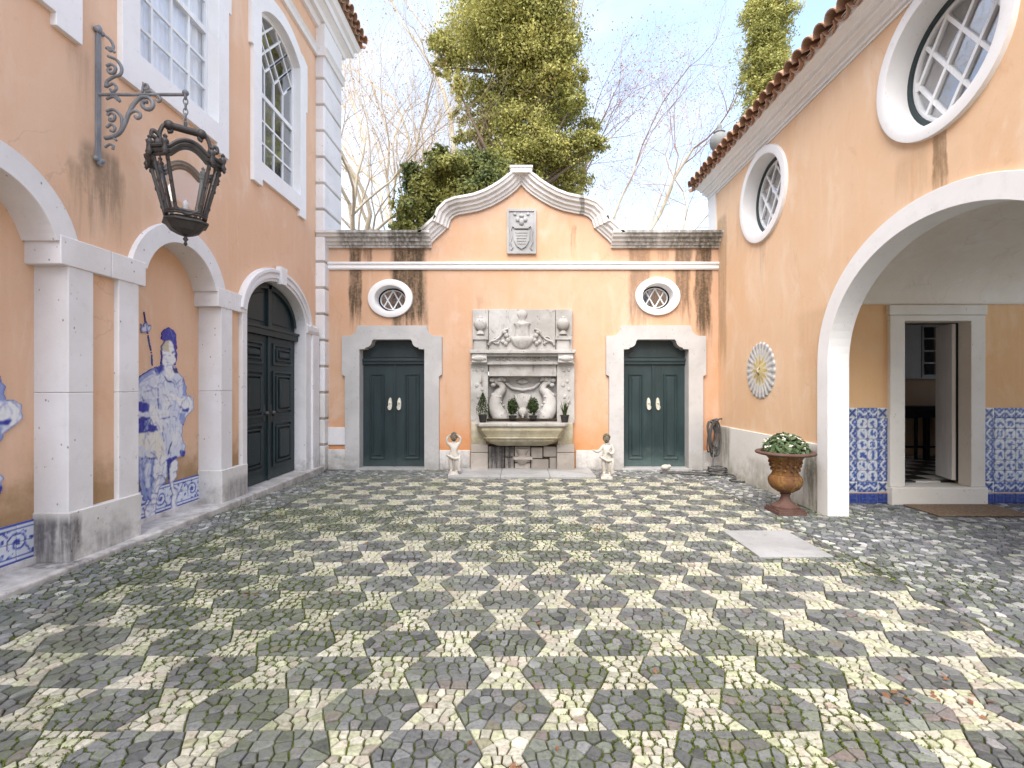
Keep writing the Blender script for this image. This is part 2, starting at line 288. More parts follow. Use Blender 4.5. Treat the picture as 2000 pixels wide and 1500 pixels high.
n.bump(f, 0.9, 0.012); M['joint'] = n.fin(c, 0.95, 0.1)
n = NT('gravel_ground'); p = n.pos()
c = n.mix(n.noise(p, 8, 6, 0.7), (0.36, 0.34, 0.30), (0.44, 0.42, 0.38)); M['ground'] = n.fin(c, 0.95, 0.1)  # gravel made paler so it bounces more light into the porch
n = NT('chequer_floor'); p = n.pos()
ck = n.t.nodes.new('ShaderNodeTexChecker'); n.link(p, ck.inputs['Vector']); ck.inputs['Scale'].default_value = 3.0
ck.inputs['Color1'].default_value = (0.6, 0.6, 0.58, 1); ck.inputs['Color2'].default_value = (0.02, 0.02, 0.02, 1)
M['chequer'] = n.fin(ck.outputs['Color'], 0.3, 0.5)
M['moss'] = leaf_mat('moss_tuft', (0.095, 0.135, 0.016), (0.15, 0.20, 0.024), (0.06, 0.085, 0.014), 8.0)

M['fallen'] = leaf_mat('fallen_leaf', (0.24, 0.105, 0.055), (0.32, 0.17, 0.09), (0.16, 0.08, 0.05), 9.0)

# ---------------------------------------------------------------- mesh helpers
class MB:
    def __init__(s): s.v = []; s.f = []; s.c = []
    def add(s, vs_, fs, col=None):
        k = len(s.v); s.v += [tuple(p) for p in vs_]; s.f += [tuple(i + k for i in f) for f in fs]
        if col is not None: s.c += [col] * len(vs_)
    def mesh(s, name, recalc=True, smooth=False, angle=None):
        me = bpy.data.meshes.new(name); me.from_pydata(s.v, [], s.f)
        if s.c:
            at = me.color_attributes.new('Col', 'FLOAT_COLOR', 'POINT')
            at.data.foreach_set('color', np.array([(*c[:3], 1.0) for c in s.c], dtype=np.float32).ravel())
        if recalc:
            bm = bmesh.new(); bm.from_mesh(me); bmesh.ops.recalc_face_normals(bm, faces=bm.faces); bm.to_mesh(me); bm.free()
        if smooth:
            me.polygons.foreach_set('use_smooth', [True] * len(me.polygons))
            if angle: me.set_sharp_from_angle(angle=R(angle))
        me.update(); return me
    def build(s, name, mat, parent=None, bevel=0, smooth=False, angle=None, recalc=True, seg=2, **kw):
        o = link(name, s.mesh(name, recalc, smooth, angle), mat, parent)
        if bevel:
            b = o.modifiers.new('bevel', 'BEVEL'); b.width = bevel; b.segments = seg; b.limit_method = 'ANGLE'; b.angle_limit = R(35)
        for k_, v_ in kw.items(): o[k_] = v_
        return o

def link(name, me, mat=None, parent=None):
    o = bpy.data.objects.new(name, me); COL.objects.link(o)
    if mat is not None and not me.materials: me.materials.append(mat)
    if parent is not None:
        o.parent = parent
        if parent.type == 'EMPTY': o.matrix_parent_inverse = Matrix.Translation(-Vector(parent.location))
    return o

def tag(o, label, cat, group=None, kind=None):
    o['label'] = label; o['category'] = cat
    if group: o['group'] = group
    if kind: o['kind'] = kind
    return o

def thing(name, label, cat, loc=(0, 0, 0), group=None):
    o = bpy.data.objects.new(name, None); COL.objects.link(o); o.location = loc; o.empty_display_size = 0.2
    return tag(o, label, cat, group)

XL, YB, XR, YP = -3.65, 8.9, 3.63, 6.3
FL = lambda u, v, d: (XL + d, u, v)          # left building: u = Y
FB = lambda u, v, d: (u, YB - d, v)          # back wall: u = X
FR = lambda u, v, d: (XR - d, u, v)          # right building: u = Y
FP = lambda u, v, d: (u, YP - d, v)          # wall inside the porch: u = X

def plate(mb, F, loops, d0, d1, back=True):
    pts = [p for l in loops for p in l]; n_ = len(pts)
    tris = tessellate_polygon([[Vector((p[0], p[1], 0)) for p in l] for l in loops])
    v = [F(p[0], p[1], d1) for p in pts] + [F(p[0], p[1], d0) for p in pts]
    f = [tuple(t) for t in tris]
    if back: f += [tuple(i + n_ for i in reversed(t)) for t in tris]
    k = 0
    for l in loops:
        m = len(l)
        for i in range(m):
            a, b = k + i, k + (i + 1) % m
            f.append((a, b, b + n_, a + n_))
        k += m
    mb.add(v, f)

def box(mb, F, u0, u1, v0, v1, d0, d1, col=None):
    v = [F(u, w_, d) for d in (d0, d1) for w_ in (v0, v1) for u in (u0, u1)]
    mb.add(v, [(0, 1, 3, 2), (4, 6, 7, 5), (0, 4, 5, 1), (2, 3, 7, 6), (0, 2, 6, 4), (1, 5, 7, 3)], col)
FW = lambda x, z, y: (x, y, z)               # plain world box: u = X, v = Z, d = Y
def wbox(mb, x0, x1, y0, y1, z0, z1): box(mb, FW, x0, x1, z0, z1, y0, y1)

def rect(u0, u1, v0, v1): return [(u0, v0), (u1, v0), (u1, v1), (u0, v1)]
def ell(uc, vc, a, b, n_=40, t0=0, t1=2 * math.pi, closed=True):
    k = n_ if closed else n_ - 1
    return [(uc + a * math.cos(t0 + (t1 - t0) * i / k), vc + b * math.sin(t0 + (t1 - t0) * i / k)) for i in range(n_)]

def sweep(mb, F, path, prof, closed=False, cap=True):
    """profile of (offset along the left normal, depth) carried along a path in the wall plane, mitred"""
    n_ = len(path); m = len(prof); vs_ = []
    for i in range(n_):
        p = Vector(path[i])
        a = Vector(path[i - 1]) if (i > 0 or closed) else None; b = Vector(path[(i + 1) % n_]) if (i < n_ - 1 or closed) else None
        t1 = (p - a).normalized() if a is not None else None; t2 = (b - p).normalized() if b is not None else None
        if t1 is None: t1 = t2
        if t2 is None: t2 = t1
        n1 = Vector((-t1.y, t1.x)); n2 = Vector((-t2.y, t2.x)); nn = (n1 + n2)
        nn = n1 if nn.length < 1e-6 else nn.normalized()
        k = 1 / max(0.42, nn.dot(n1))
        for (o, d) in prof:
            q = p + nn * o * k; vs_.append(F(q.x, q.y, d))
    f = []
    for i in range(n_ if closed else n_ - 1):
        for j in range(m):
            a = i * m + j; b = i * m + (j + 1) % m; c = ((i + 1) % n_) * m + (j + 1) % m; d = ((i + 1) % n_) * m + j
            f.append((a, b, c, d))
    if cap and not closed: f += [tuple(range(m)), tuple((n_ - 1) * m + j for j in reversed(range(m)))]
    mb.add(vs_, f)

def lathe(mb, prof, c=(0, 0, 0), seg=24, flat=1.0, ripple=None, col=None):
    vs_ = []; m = len(prof)
    for i in range(seg):
        t = 2 * math.pi * i / seg
        for (r, z) in prof:
            k = r * (1 + (ripple[1] * math.cos(ripple[0] * t) if ripple else 0))
            vs_.append((c[0] + k * math.cos(t), c[1] + k * math.sin(t) * flat, c[2] + z))
    f = []
    for i in range(seg):
        for j in range(m - 1):
            a = i * m + j; b = ((i + 1) % seg) * m + j; f.append((a, b, b + 1, a + 1))
    f.append(tuple(i * m for i in reversed(range(seg)))); f.append(tuple(i * m + m - 1 for i in range(seg)))
    mb.add(vs_, f, col)

def tube(mb, pts, rad, seg=6, cap=True, col=None):
    pts = [Vector(p) for p in pts]; n_ = len(pts); vs_ = []; up = None
    for i in range(n_):
        t = (pts[min(i + 1, n_ - 1)] - pts[max(i - 1, 0)])
        t = t.normalized() if t.length > 1e-9 else Vector((0, 0, 1))
        if up is None:
            up = t.cross(Vector((0, 0, 1)) if abs(t.z) < 0.9 else Vector((1, 0, 0))).normalized()
        else:
            up = (up - t * up.dot(t)); up = up.normalized() if up.length > 1e-6 else t.orthogonal().normalized()
        s_ = t.cross(up); r = rad[i] if isinstance(rad, (list, tuple)) else rad
        for j in range(seg):
            a = 2 * math.pi * j / seg; vs_.append(pts[i] + (up * math.cos(a) + s_ * math.sin(a)) * r)
    f = []
    for i in range(n_ - 1):
        for j in range(seg):
            f.append((i * seg + j, i * seg + (j + 1) % seg, (i + 1) * seg + (j + 1) % seg, (i + 1) * seg + j))
    if cap: f += [tuple(reversed(range(seg))), tuple((n_ - 1) * seg + j for j in range(seg))]
    mb.add(vs_, f, col)

def ball(mb, c, r, seg=10, ring=7, col=None):
    rx, ry, rz = r if isinstance(r, (tuple, list)) else (r, r, r)
    vs_ = [(c[0], c[1], c[2] - rz)]
    for i in range(1, ring):
        a = -math.pi / 2 + math.pi * i / ring
        for j in range(seg):
            b = 2 * math.pi * j / seg
            vs_.append((c[0] + rx * math.cos(a) * math.cos(b), c[1] + ry * math.cos(a) * math.sin(b), c[2] + rz * math.sin(a)))
    vs_.append((c[0], c[1], c[2] + rz)); f = []
    for j in range(seg): f.append((0, 1 + (j + 1) % seg, 1 + j))
    for i in range(ring - 2):
        for j in range(seg):
            a = 1 + i * seg; f.append((a + j, a + (j + 1) % seg, a + seg + (j + 1) % seg, a + seg + j))
    k = 1 + (ring - 2) * seg
    for j in range(seg): f.append((k + j, k + (j + 1) % seg, len(vs_) - 1))
    mb.add(vs_, f, col)

def catmull(pts, n_=6):
    P = [Vector(p) for p in pts]; P = [P[0] * 2 - P[1]] + P + [P[-1] * 2 - P[-2]]; out = []
    for i in range(1, len(P) - 2):
        for k in range(n_):
            t = k / n_; a, b, c, d = P[i - 1], P[i], P[i + 1], P[i + 2]
            out.append(0.5 * ((2 * b) + (c - a) * t + (2 * a - 5 * b + 4 * c - d) * t * t + (3 * b - a - 3 * c + d) * t ** 3))
    out.append(P[-2]); return out

def spiral(c, r0, r1, a0, turns, n_=16):
    return [(c[0] + (r0 + (r1 - r0) * i / n_) * math.cos(a0 + turns * 2 * math.pi * i / n_), c[1] + (r0 + (r1 - r0) * i / n_) * math.sin(a0 + turns * 2 * math.pi * i / n_)) for i in range(n_ + 1)]

PX = lambda x, Y: (x - 1015) * Y / 950.0     # photo measurements turned into metres at a known distance
PZ = lambda y, Y: 1.5 + (757 - y) * Y / 950.0

def copy_tree(o, parent=None):
    c = o.copy(); COL.objects.link(c)
    if parent is not None: c.parent = parent; c.matrix_parent_inverse = o.matrix_parent_inverse.copy()
    for ch in list(o.children): copy_tree(ch, c)
    return c

def quads_mesh(name, centers, normals, sizes, aspect=1.0, rs=None, bend=0.0):
    """many small leaf faces as one mesh (numpy)"""
    rs = rs or np.random.RandomState(1); n_ = len(centers)
    nrm = normals / np.maximum(np.linalg.norm(normals, axis=1, keepdims=True), 1e-6)
    rv = rs.normal(size=(n_, 3)); t = np.cross(nrm, rv); t /= np.maximum(np.linalg.norm(t, axis=1, keepdims=True), 1e-6)
    b = np.cross(nrm, t); s_ = sizes[:, None]
    a0 = centers - t * s_; a1 = centers - b * s_ * aspect * 0.5 + nrm * s_ * bend; a2 = centers + t * s_; a3 = centers + b * s_ * aspect * 0.5 + nrm * s_ * bend
    v = np.stack([a0, a1, a2, a3], 1).reshape(-1, 3).astype(np.float32)
    me = bpy.data.meshes.new(name); me.vertices.add(n_ * 4); me.vertices.foreach_set('co', v.ravel())
    me.loops.add(n_ * 4); me.loops.foreach_set('vertex_index', np.arange(n_ * 4, dtype=np.int32))
    me.polygons.add(n_); me.polygons.foreach_set('loop_start', np.arange(0, n_ * 4, 4, dtype=np.int32))
    me.update(calc_edges=True); me.validate(); return me

# ---------------------------------------------------------------- ground and mosaic paving
def sstep(x, a, b):
    t = min(1, max(0, (x - a) / (b - a))); return t * t * (3 - 2 * t)
def gz(x, y):      # the court rises a little towards the left kerb near the viewer
    return 0.06 * sstep(-x, 2.0, 3.5) * (1 - sstep(y, 3.8, 8.5)) + 0.006 * math.sin(x * 1.9 + y) * math.sin(y * 1.3)

mb = MB(); mb.add([(-900, -900, -0.16), (900, -900, -0.16), (900, 900, -0.16), (-900, 900, -0.16)], [(0, 1, 2, 3)])
ground = mb.build('ground', M['ground'], recalc=False); ground['kind'] = 'structure'; ground['label'] = 'pale gravel ground around the buildings'

# mossy bed: a fine uneven sheet just below the tops of the stones
mb = MB(); nx, ny = 150, 110; rr = np.random.RandomState(3)
X0, X1, Y0, Y1 = -3.62, 8.2, 0.4, 9.0
for j in range(ny + 1):
    for i in range(nx + 1):
        x = X0 + (X1 - X0) * i / nx; y = Y0 + (Y1 - Y0) * j / ny
        mb.v.append((x, y, gz(x, y) - 0.0115 + rr.uniform(-0.004, 0.005)))
mb.f = [(j * (nx + 1) + i, j * (nx + 1) + i + 1, (j + 1) * (nx + 1) + i + 1, (j + 1) * (nx + 1) + i) for j in range(ny) for i in range(nx)]
paving = mb.build('courtyard_paving', M['joint'], recalc=False, smooth=True)
paving['kind'] = 'structure'; paving['label'] = 'mossy courtyard paving of dark and cream cobbles in a honeycomb pattern'

def clip(poly, nx_, ny_, c):            # keep the side nx*x + ny*y <= c
    out = []; n_ = len(poly)
    for i in range(n_):
        p, q = poly[i], poly[(i + 1) % n_]
        dp = nx_ * p[0] + ny_ * p[1] - c; dq = nx_ * q[0] + ny_ * q[1] - c
        if dp <= 0: out.append(p)
        if (dp < 0 < dq) or (dq < 0 < dp):
            t = dp / (dp - dq); out.append((p[0] + (q[0] - p[0]) * t, p[1] + (q[1] - p[1]) * t))
    return out
def cell_of(p, poly, others):
    for q in others:
        mx_, my_ = (p[0] + q[0]) / 2, (p[1] + q[1]) / 2; dx, dy = q[0] - p[0], q[1] - p[1]
        if dx * dx + dy * dy < 1e-10: continue
        poly = clip(poly, dx, dy, dx * mx_ + dy * my_)
        if len(poly) < 3: return []
    return poly
def centroid(poly): return (sum(p[0] for p in poly) / len(poly), sum(p[1] for p in poly) / len(poly))
def inside(p, poly):
    s_ = 0; n_ = len(poly)
    for i in range(n_):
        a, b = poly[i], poly[(i + 1) % n_]
        if (b[0] - a[0]) * (p[1] - a[1]) - (b[1] - a[1]) * (p[0] - a[0]) < 0: return False
    return True
def break_up(poly, size, r_):            # a convex field broken into stones
    xs = [p[0] for p in poly]; ys = [p[1] for p in poly]; pts = []
    ny_ = max(1, round((max(ys) - min(ys)) / size)); sy = (max(ys) - min(ys)) / ny_
    for j in range(ny_):
        x = min(xs) - r_.uniform(0, size)
        while x < max(xs):
            q = (x + r_.uniform(-.3, .3) * size, min(ys) + (j + 0.5 + r_.uniform(-.3, .3)) * sy)
            if inside(q, poly): pts.append(q)
            x += size * r_.uniform(0.6, 1.6)
    for it in range(2):
        cells = [cell_of(p, poly, sorted((q for q in pts if q is not p), key=lambda q: (q[0] - p[0]) ** 2 + (q[1] - p[1]) ** 2)[:14]) for p in pts]
        if it == 0: pts = [((centroid(c)[0] + p[0]) / 2, (centroid(c)[1] + p[1]) / 2) if len(c) > 2 else p for c, p in zip(cells, pts)]
    return [c for c in cells if len(c) > 2]

PY, PXW, PHASE, Y00 = 0.2925, 0.62, 0.238, 2.131 - 0.2925 * 4
HT, HW = 0.161, 0.230                    # half widths of the dark field at its edge and at its middle
cr = random.Random(11)
hexp = [(-HT, 0), (HT, 0), (HW, PY / 2), (HT, PY), (-HT, PY), (-HW, PY / 2)]
wt, ww = PXW / 2 - HT, PXW / 2 - HW
low_t = [(-wt, 0), (wt, 0), (ww, PY / 2), (-ww, PY / 2)]
hexes = [break_up(hexp, 0.060, cr) for _ in range(9)]
traps = [break_up(low_t, 0.050, cr) for _ in range(14)]
SLAB = (2.12, 2.78, 4.30, 5.08); STEPR = (-1.20, 1.28, 8.02, 8.9)
def dropped(x, y):
    return (SLAB[0] - .01 < x < SLAB[1] + .01 and SLAB[2] - .01 < y < SLAB[3] + .01) or (STEPR[0] < x < STEPR[1] and STEPR[2] < y) \
        or (x > 3.58 and y > 6.32) or (x > 3.56 and y > 5.66 and x < 3.86 and y < 6.4) or y > 8.86 or (x > 3.62 and 0 < y < 2.78 and x < 3.84)
stones = []                               # (polygon, kind)
row = 0; y = Y00
while y < 7.75:
    off = PHASE + (PXW / 2 if (row % 2) else 0)          # centre of a cream hourglass
    k0 = int(math.floor((-3.2 - off) / PXW))
    for k in range(k0, k0 + 13):
        cx = off + k * PXW; hx = cx + PXW / 2
        for kind, cx_, polys in (('d', hx, hexes[cr.randrange(9)]), ('w', cx, traps[cr.randrange(14)]), ('W', cx, traps[cr.randrange(14)])):
            fl = cr.random() < 0.5; fy = (kind == 'd' and cr.random() < 0.5) or kind == 'W'
            for c in polys:
                q = [(cx_ + (-p[0] if fl else p[0]), y + (PY - p[1] if fy else p[1])) for p in c]
                if fl != fy: q.reverse()
                q = clip(clip(q, 1, 0, 2.93), -1, 0, 2.93)
                if len(q) > 2: stones.append((q, 'd' if kind == 'd' else 'w'))
    y += PY; row += 1
YTOP = y
# plain grey borders: along the left kerb, across the back and on the right into the porch
def border(x0, x1, y0, y1, size, hole):
    nxx, nyy = int((x1 - x0) / size), int((y1 - y0) / size); sx, sy = (x1 - x0) / nxx, (y1 - y0) / nyy; g = {}
    for j in range(-1, nyy + 1):
        for i in range(-1, nxx + 1):
            g[i, j] = (x0 + (i + .5 + (0.25 if j % 2 else -0.25) + cr.uniform(-.33, .33)) * sx, y0 + (j + .5 + cr.uniform(-.36, .36)) * sy)
    for j in range(nyy):
        for i in range(nxx):
            p = g[i, j]
            if hole(p) or dropped(*p): continue
            oth = [g[i + a, j + b] for a in (-2, -1, 0, 1, 2) for b in (-1, 0, 1) if (a or b) and (i + a, j + b) in g]
            c = cell_of(p, [(p[0] - size * 1.2, p[1] - size * 1.2), (p[0] + size * 1.2, p[1] - size * 1.2), (p[0] + size * 1.2, p[1] + size * 1.2), (p[0] - size * 1.2, p[1] + size * 1.2)], oth)
            if len(c) < 3: continue
            if p[1] < YTOP:
                c = clip(c, -1, 0, -2.945) if p[0] > 0 else clip(c, 1, 0, -2.945)
            elif abs(p[0]) < 2.945: c = clip(c, 0, -1, -(YTOP + 0.012))
            if len(c) > 2: stones.append((c, 'g'))
inpat = lambda p: abs(p[0]) < 2.945 and p[1] < YTOP + 0.01
border(-3.49, -2.90, Y00, 8.86, 0.062, inpat)
border(2.90, 3.63, Y00, 8.86, 0.062, inpat)
border(-2.90, 2.90, YTOP, 8.86, 0.064, inpat)
border(3.63, 7.6, 2.80, 6.30, 0.066, inpat)

def stone_colour(kind, x, y):
    c = stone_colour0(kind, x, y); k = cr.random()
    if k < .25: c = (c[0] * .97, c[1] * 1.02, c[2] * .86)
    elif k < .38: c = (c[0] * 1.05, c[1] * .98, c[2] * .98)
    return c
def stone_colour0(kind, x, y):
    r_ = cr.random(); g_ = cr.gauss(0, 1)
    if kind == 'w':
        k = 1 + 0.13 * g_
        if r_ < 0.07: return (0.40 * k, 0.365 * k, 0.30 * k)
        return (0.47 * k, 0.455 * k, 0.375 * k)
    if kind == 'd':
        k = max(.5, 1 + 0.25 * g_)
        if r_ < 0.035: return (0.19, 0.165, 0.155)
        return (0.150 * k, 0.156 * k, 0.156 * k)
    k = 1 + 0.22 * g_
    if r_ < (0.20 if x > 2 else 0.10): return (0.42 * k, 0.42 * k, 0.41 * k)
    if r_ < 0.34: return (0.28 * k, 0.28 * k, 0.285 * k)
    return (0.16 * k, 0.168 * k, 0.178 * k)

def stone_mesh(mbx, poly, col, z, rings):
    c = centroid(poly); n_ = len(poly); dmin = min(math.hypot(p[0] - c[0], p[1] - c[1]) for p in poly)
    gap = cr.uniform(0.0018, 0.0052); tx, ty = cr.uniform(-.045, .045), cr.uniform(-.045, .045)
    vs_ = []
    for (ins, dz) in rings:
        for p in poly:
            dx, dy = p[0] - c[0], p[1] - c[1]; l = max(1e-4, math.hypot(dx, dy)); k = max(0.1, (l - gap * 1.25 - ins) / l)
            vs_.append((c[0] + dx * k, c[1] + dy * k, z + dz + tx * dx + ty * dy))
    f = []
    for r_ in range(len(rings) - 1):
        for i in range(n_): f.append((r_ * n_ + i, r_ * n_ + (i + 1) % n_, (r_ + 1) * n_ + (i + 1) % n_, (r_ + 1) * n_ + i))
    f.append(tuple((len(rings) - 1) * n_ + i for i in range(n_)))
    mbx.add(vs_, f, col)

NEAR = [(0, -0.02), (0.0, -0.005), (0.0022, -0.0005), (0.0065, 0.0015)]; FAR = [(0, -0.016), (0.001, -0.002), (0.004, 0.0015)]
items = []
for poly, kind in stones:
    c = centroid(poly)
    if dropped(*c): continue
    a = 0.5 * abs(sum(poly[i][0] * poly[(i + 1) % len(poly)][1] - poly[(i + 1) % len(poly)][0] * poly[i][1] for i in range(len(poly))))
    if a < 2.2e-4: continue
    ux, uy = 1015 + 950 * c[0] / max(c[1], .1), 757 + 950 * 1.5 / max(c[1], .1)
    seen = -10 < ux < 2010 and uy < 1500
    items.append((a / max(c[1], .3) ** 3 if seen else 0, poly, kind, c))
items.sort(key=lambda t: -t[0])
for i, (s_, poly, kind, c) in enumerate(items[:290]):
    m1 = MB(); z = gz(*c) + cr.uniform(-0.003, 0.004)
    stone_mesh(m1, [(p[0] - c[0], p[1] - c[1]) for p in poly], stone_colour(kind, *c), 0.0, NEAR)
    o = link('cobble', m1.mesh('cobble', recalc=False), M['cobble'], paving); o.location = (c[0], c[1], z)
mbx = MB()
for (s_, poly, kind, c) in items[290:]:
    stone_mesh(mbx, poly, stone_colour(kind, *c), gz(*c) + cr.uniform(-0.003, 0.004), NEAR if c[1] < 3.4 else FAR)
o = mbx.build('cobbles', M['cobble'], paving, recalc=False, kind='stuff')
print('cobbles', len(items), len(mbx.f))

# moss tufts standing in the wider joints
rs = np.random.RandomState(5); N_ = 26000
pts = np.stack([rs.uniform(-3.4, 3.6, N_), 1.2 + 6.5 * rs.uniform(0, 1, N_) ** 1.9, np.zeros(N_)], 1)
wv = np.sin(pts[:, 0] * 2.3 + 1.3 * np.sin(pts[:, 1] * 1.7)) + np.sin(pts[:, 1] * 2.9 + pts[:, 0]) - 0.30 * pts[:, 0] + 0.55 * np.sin(pts[:, 0] * 7.1) * np.sin(pts[:, 1] * 8.3)
# only on joints: sample along the edges of the stones
edges = []
for (s_, poly, kind, c) in items:
    if c[1] < 6.0:
        wv_ = math.sin(c[0] * 2.3 + 1.3 * math.sin(c[1] * 1.7)) + math.sin(c[1] * 2.9 + c[0]) - 0.30 * c[0] + 0.55 * math.sin(c[0] * 7.1) * math.sin(c[1] * 8.3)
        if wv_ > -0.1:
            for i in range(len(poly)):
                if cr.random() < min(0.8, 0.30 + 0.34 * wv_): edges.append((poly[i], poly[(i + 1) % len(poly)]))
E = np.array(edges); reps = 7
t = rs.uniform(0, 1, (len(E), reps, 1)); P = (E[:, None, 0] * (1 - t) + E[:, None, 1] * t).reshape(-1, 2)
P = P + rs.normal(0, 0.0035, P.shape); Zg = np.array([gz(*p) for p in P]) - 0.004 + rs.uniform(0, 0.011, len(P))
nr = rs.normal(0, 1, (len(P), 3)); nr[:, 2] = np.abs(nr[:, 2]) * 0.9 + 0.3
me = quads_mesh('moss', np.column_stack([P, Zg]), nr, rs.uniform(0.0025, 0.0070, len(P)), 1.2, rs)
o = link('moss', me, M['moss'], paving); o['kind'] = 'stuff'; print('moss', len(P))

# stone slabs laid into the paving
mb = MB(); x0, x1, y0, y1 = SLAB
for a, b in ((x0, (x0 + x1) / 2 - .004), ((x0 + x1) / 2 + .004, x1)): pass
mb = MB(); wbox(mb, x0, x1, y0, y1, -0.06, 0.010)
s_ = mb.build('cover_slab', M['slab'], paving, bevel=0.006); s_['label'] = 'pale grey rectangular stone slab set in the cobbles'

# dead leaves dropped on the stones
rs = np.random.RandomState(12); P = []
for (cx, cy, sp_, k) in ((2.02, 2.36, .16, 26), (2.35, 2.05, .10, 14), (2.6, 2.0, .12, 14), (-.15, 1.98, .10, 6), (0, 5.0, 2.6, 60)):
    q_ = np.column_stack([cx + rs.normal(0, sp_, k), cy + rs.normal(0, sp_ * .6, k)]); P.append(q_)
P = np.concatenate(P); P = P[(np.abs(P[:, 0]) < 3.3) & (P[:, 1] > 1.3) & (P[:, 1] < 7.9)]
nr = rs.normal(0, .35, (len(P), 3)); nr[:, 2] = 1
me = quads_mesh('fallen_leaves', np.column_stack([P, np.array([gz(*p) for p in P]) + .009]), nr, rs.uniform(.010, .026, len(P)), 1.1, rs, .15)
o = link('fallen_leaves', me, M['fallen'], paving); o['kind'] = 'stuff'

# ---------------------------------------------------------------- left building
manor = thing('manor_house', 'tall peach plastered house on the left with arched niches and white framed sash windows', 'house', (XL, 3.0, 0))
NI = (3.25, 5.24)                       # niche centres
SPR = 2.48                              # springing of the niche arches
def arch_loop(uc, half, r, v0, spr, n_=24):
    return [(uc - half, v0), (uc + half, v0)] + [(uc + half, spr - .001)] * (half != r) + ell(uc, spr, r, r, n_, 0, math.pi, False) + [(uc - half, spr - .001)] * (half != r)
def seg_arch_top(uc, half, spr, apex, n_=14):
    s_ = apex - spr; rr_ = (half * half + s_ * s_) / (2 * s_); cz = apex - rr_; a = math.asin(half / rr_)
    return [(uc + rr_ * math.sin(a - 2 * a * i / n_), cz + rr_ * math.cos(a - 2 * a * i / n_)) for i in range(n_ + 1)]
WIN = (3.2, 5.22, 7.40)
DC, DH, DSPR, DAPX = 7.315, 0.885, 2.47, 3.07
def door_arch(half, spr, rise, n_=26): return ell(DC, spr, half, rise, n_, 0, math.pi, False)
holes = [arch_loop(c, 0.70, 0.68, 0.05, SPR) for c in NI]
for c in WIN: holes.append([(c - .66, 4.52), (c + .66, 4.52)] + seg_arch_top(c, .66, 6.78, 7.06))
holes.append([(DC - .93, 0.02), (DC + .93, 0.02)] + door_arch(.93, DSPR, .64))
mb = MB(); plate(mb, FL, [rect(-9.0, 9.52, -0.1, 8.05)] + holes, -0.10, 0.0)
box(mb, FL, -9.0, 9.52, -0.1, 8.05, -7.9, -7.7); box(mb, FL, -9.2, -9.0, -0.1, 8.05, -7.9, 0.0); box(mb, FL, 9.32, 9.52, -0.1, 8.05, -7.7, -0.102)
mb.build('wall', M['villa'], manor)
mb = MB(); box(mb, FL, -9, 9.3, 4.0, 4.1, -7.6, -0.36); box(mb, FL, -9, 9.3, 0.0, 4.0, -1.9, -1.8); box(mb, FL, -9, 9.3, 4.1, 8.0, -2.6, -2.5)
mb.build('inner_wall', M['dark'], manor)  # coloured near black to give the darkness behind the openings

# niches: plaster back, stone arch, piers, imposts, plinths
for c in NI:
    mb = MB(); plate(mb, FL, [arch_loop(c, 0.66, 0.60, 0.44, SPR)], -0.33, -0.23); mb.build('niche_back', M['porch'] if False else M['villa'], manor)
    a0 = R(17)
    outer = ell(c, SPR, .75, .75, 26, a0, math.pi - a0, False); inner = ell(c, SPR, .56, .56, 26, math.pi - a0, a0, False)
    mb = MB(); plate(mb, FL, [outer + inner], -0.24, 0.05); mb.build('arch', M['white'], manor, bevel=0.008)
    for s_ in (-1, 1):
        a, b = sorted((c + s_ * .635, c + s_ * .865)); mb = MB(); box(mb, FL, a, b, .47, 1.4585, -0.245, 0.045); mb.build('pier', M['white'], manor, bevel=0.006); mb = MB(); box(mb, FL, a, b, 1.4605, 2.475, -0.245, 0.0455); mb.build('pier', M['white'], manor, bevel=0.006)
    mb = MB(); box(mb, FL, c - .634, c + .634, 0.10, .155, -0.26, -0.2); mb.build('niche_sill', M['white'], manor)
edges_ = [(1.3, NI[0] - .56), (NI[0] + .56, NI[1] - .56), (NI[1] + .56, DC - .93)]
for (a, b) in edges_:
    m_ = (a + b) / 2 + .04
    for (a1, b1) in ((a, m_ - .0015), (m_ + .0015, b)):
        mb = MB(); box(mb, FL, a1, b1, 2.47, 2.70, -0.25, 0.056); mb.build('impost_band', M['white'], manor, bevel=0.008)
for (a, b) in [(1.3, NI[0] - .625), (NI[0] + .625, NI[1] - .625), (NI[1] + .625, DC - .885 - .01)]:
    mb = MB(); box(mb, FL, a, b, .10, .50, -0.25, 0.062); mb.build('plinth_block', M['plinth'], manor, bevel=0.008)
for (a, b) in [(-6, 1.6), (1.605, 4.2), (4.205, 6.36), (6.365, 8.69)]:
    mb = MB(); box(mb, FL, a, b, -0.12, .105, -0.25, .155); mb.build('kerb_stone', M['plinth'], manor, bevel=0.015)
# string moulding under the cornice
mb = MB(); sweep(mb, FL, [(-9, 7.42), (8.69, 7.42)], [(0, 0), (0, .05), (.05, .07), (.08, .05), (.12, .09), (.16, .03), (.16, 0)]); mb.build('string_course', M['trim'], manor)
# corner pilaster built of block courses
for k in range(16):
    z0 = 0.005 + k * .4685; z1 = z0 + .4685 - (.012 if k < 15 else 0)
    mb = MB(); box(mb, FL, 8.70, 9.54, z0 + .012, z1, -0.06, .16); mb.build('quoin_block', M['white'] if k > 2 else M['plinth'], manor, bevel=0.020, seg=1)
mb = MB(); box(mb, FL, 8.712, 9.53, 0, 7.5, -0.05, .149); mb.build('quoin_core', M['block'], manor)
mb = MB(); sweep(mb, FL, [(8.66, 7.42), (9.58, 7.42)], [(0, .05), (0, .19), (.05, .21), (.08, .19), (.12, .23), (.16, .17), (.16, .05)]); mb.build('capital_moulding', M['trim'], manor)
mb = MB(); box(mb, FL, 8.70, 9.54, 7.58, 8.02, -0.05, .165); mb.build('frieze_block', M['trim'], manor, bevel=.006)
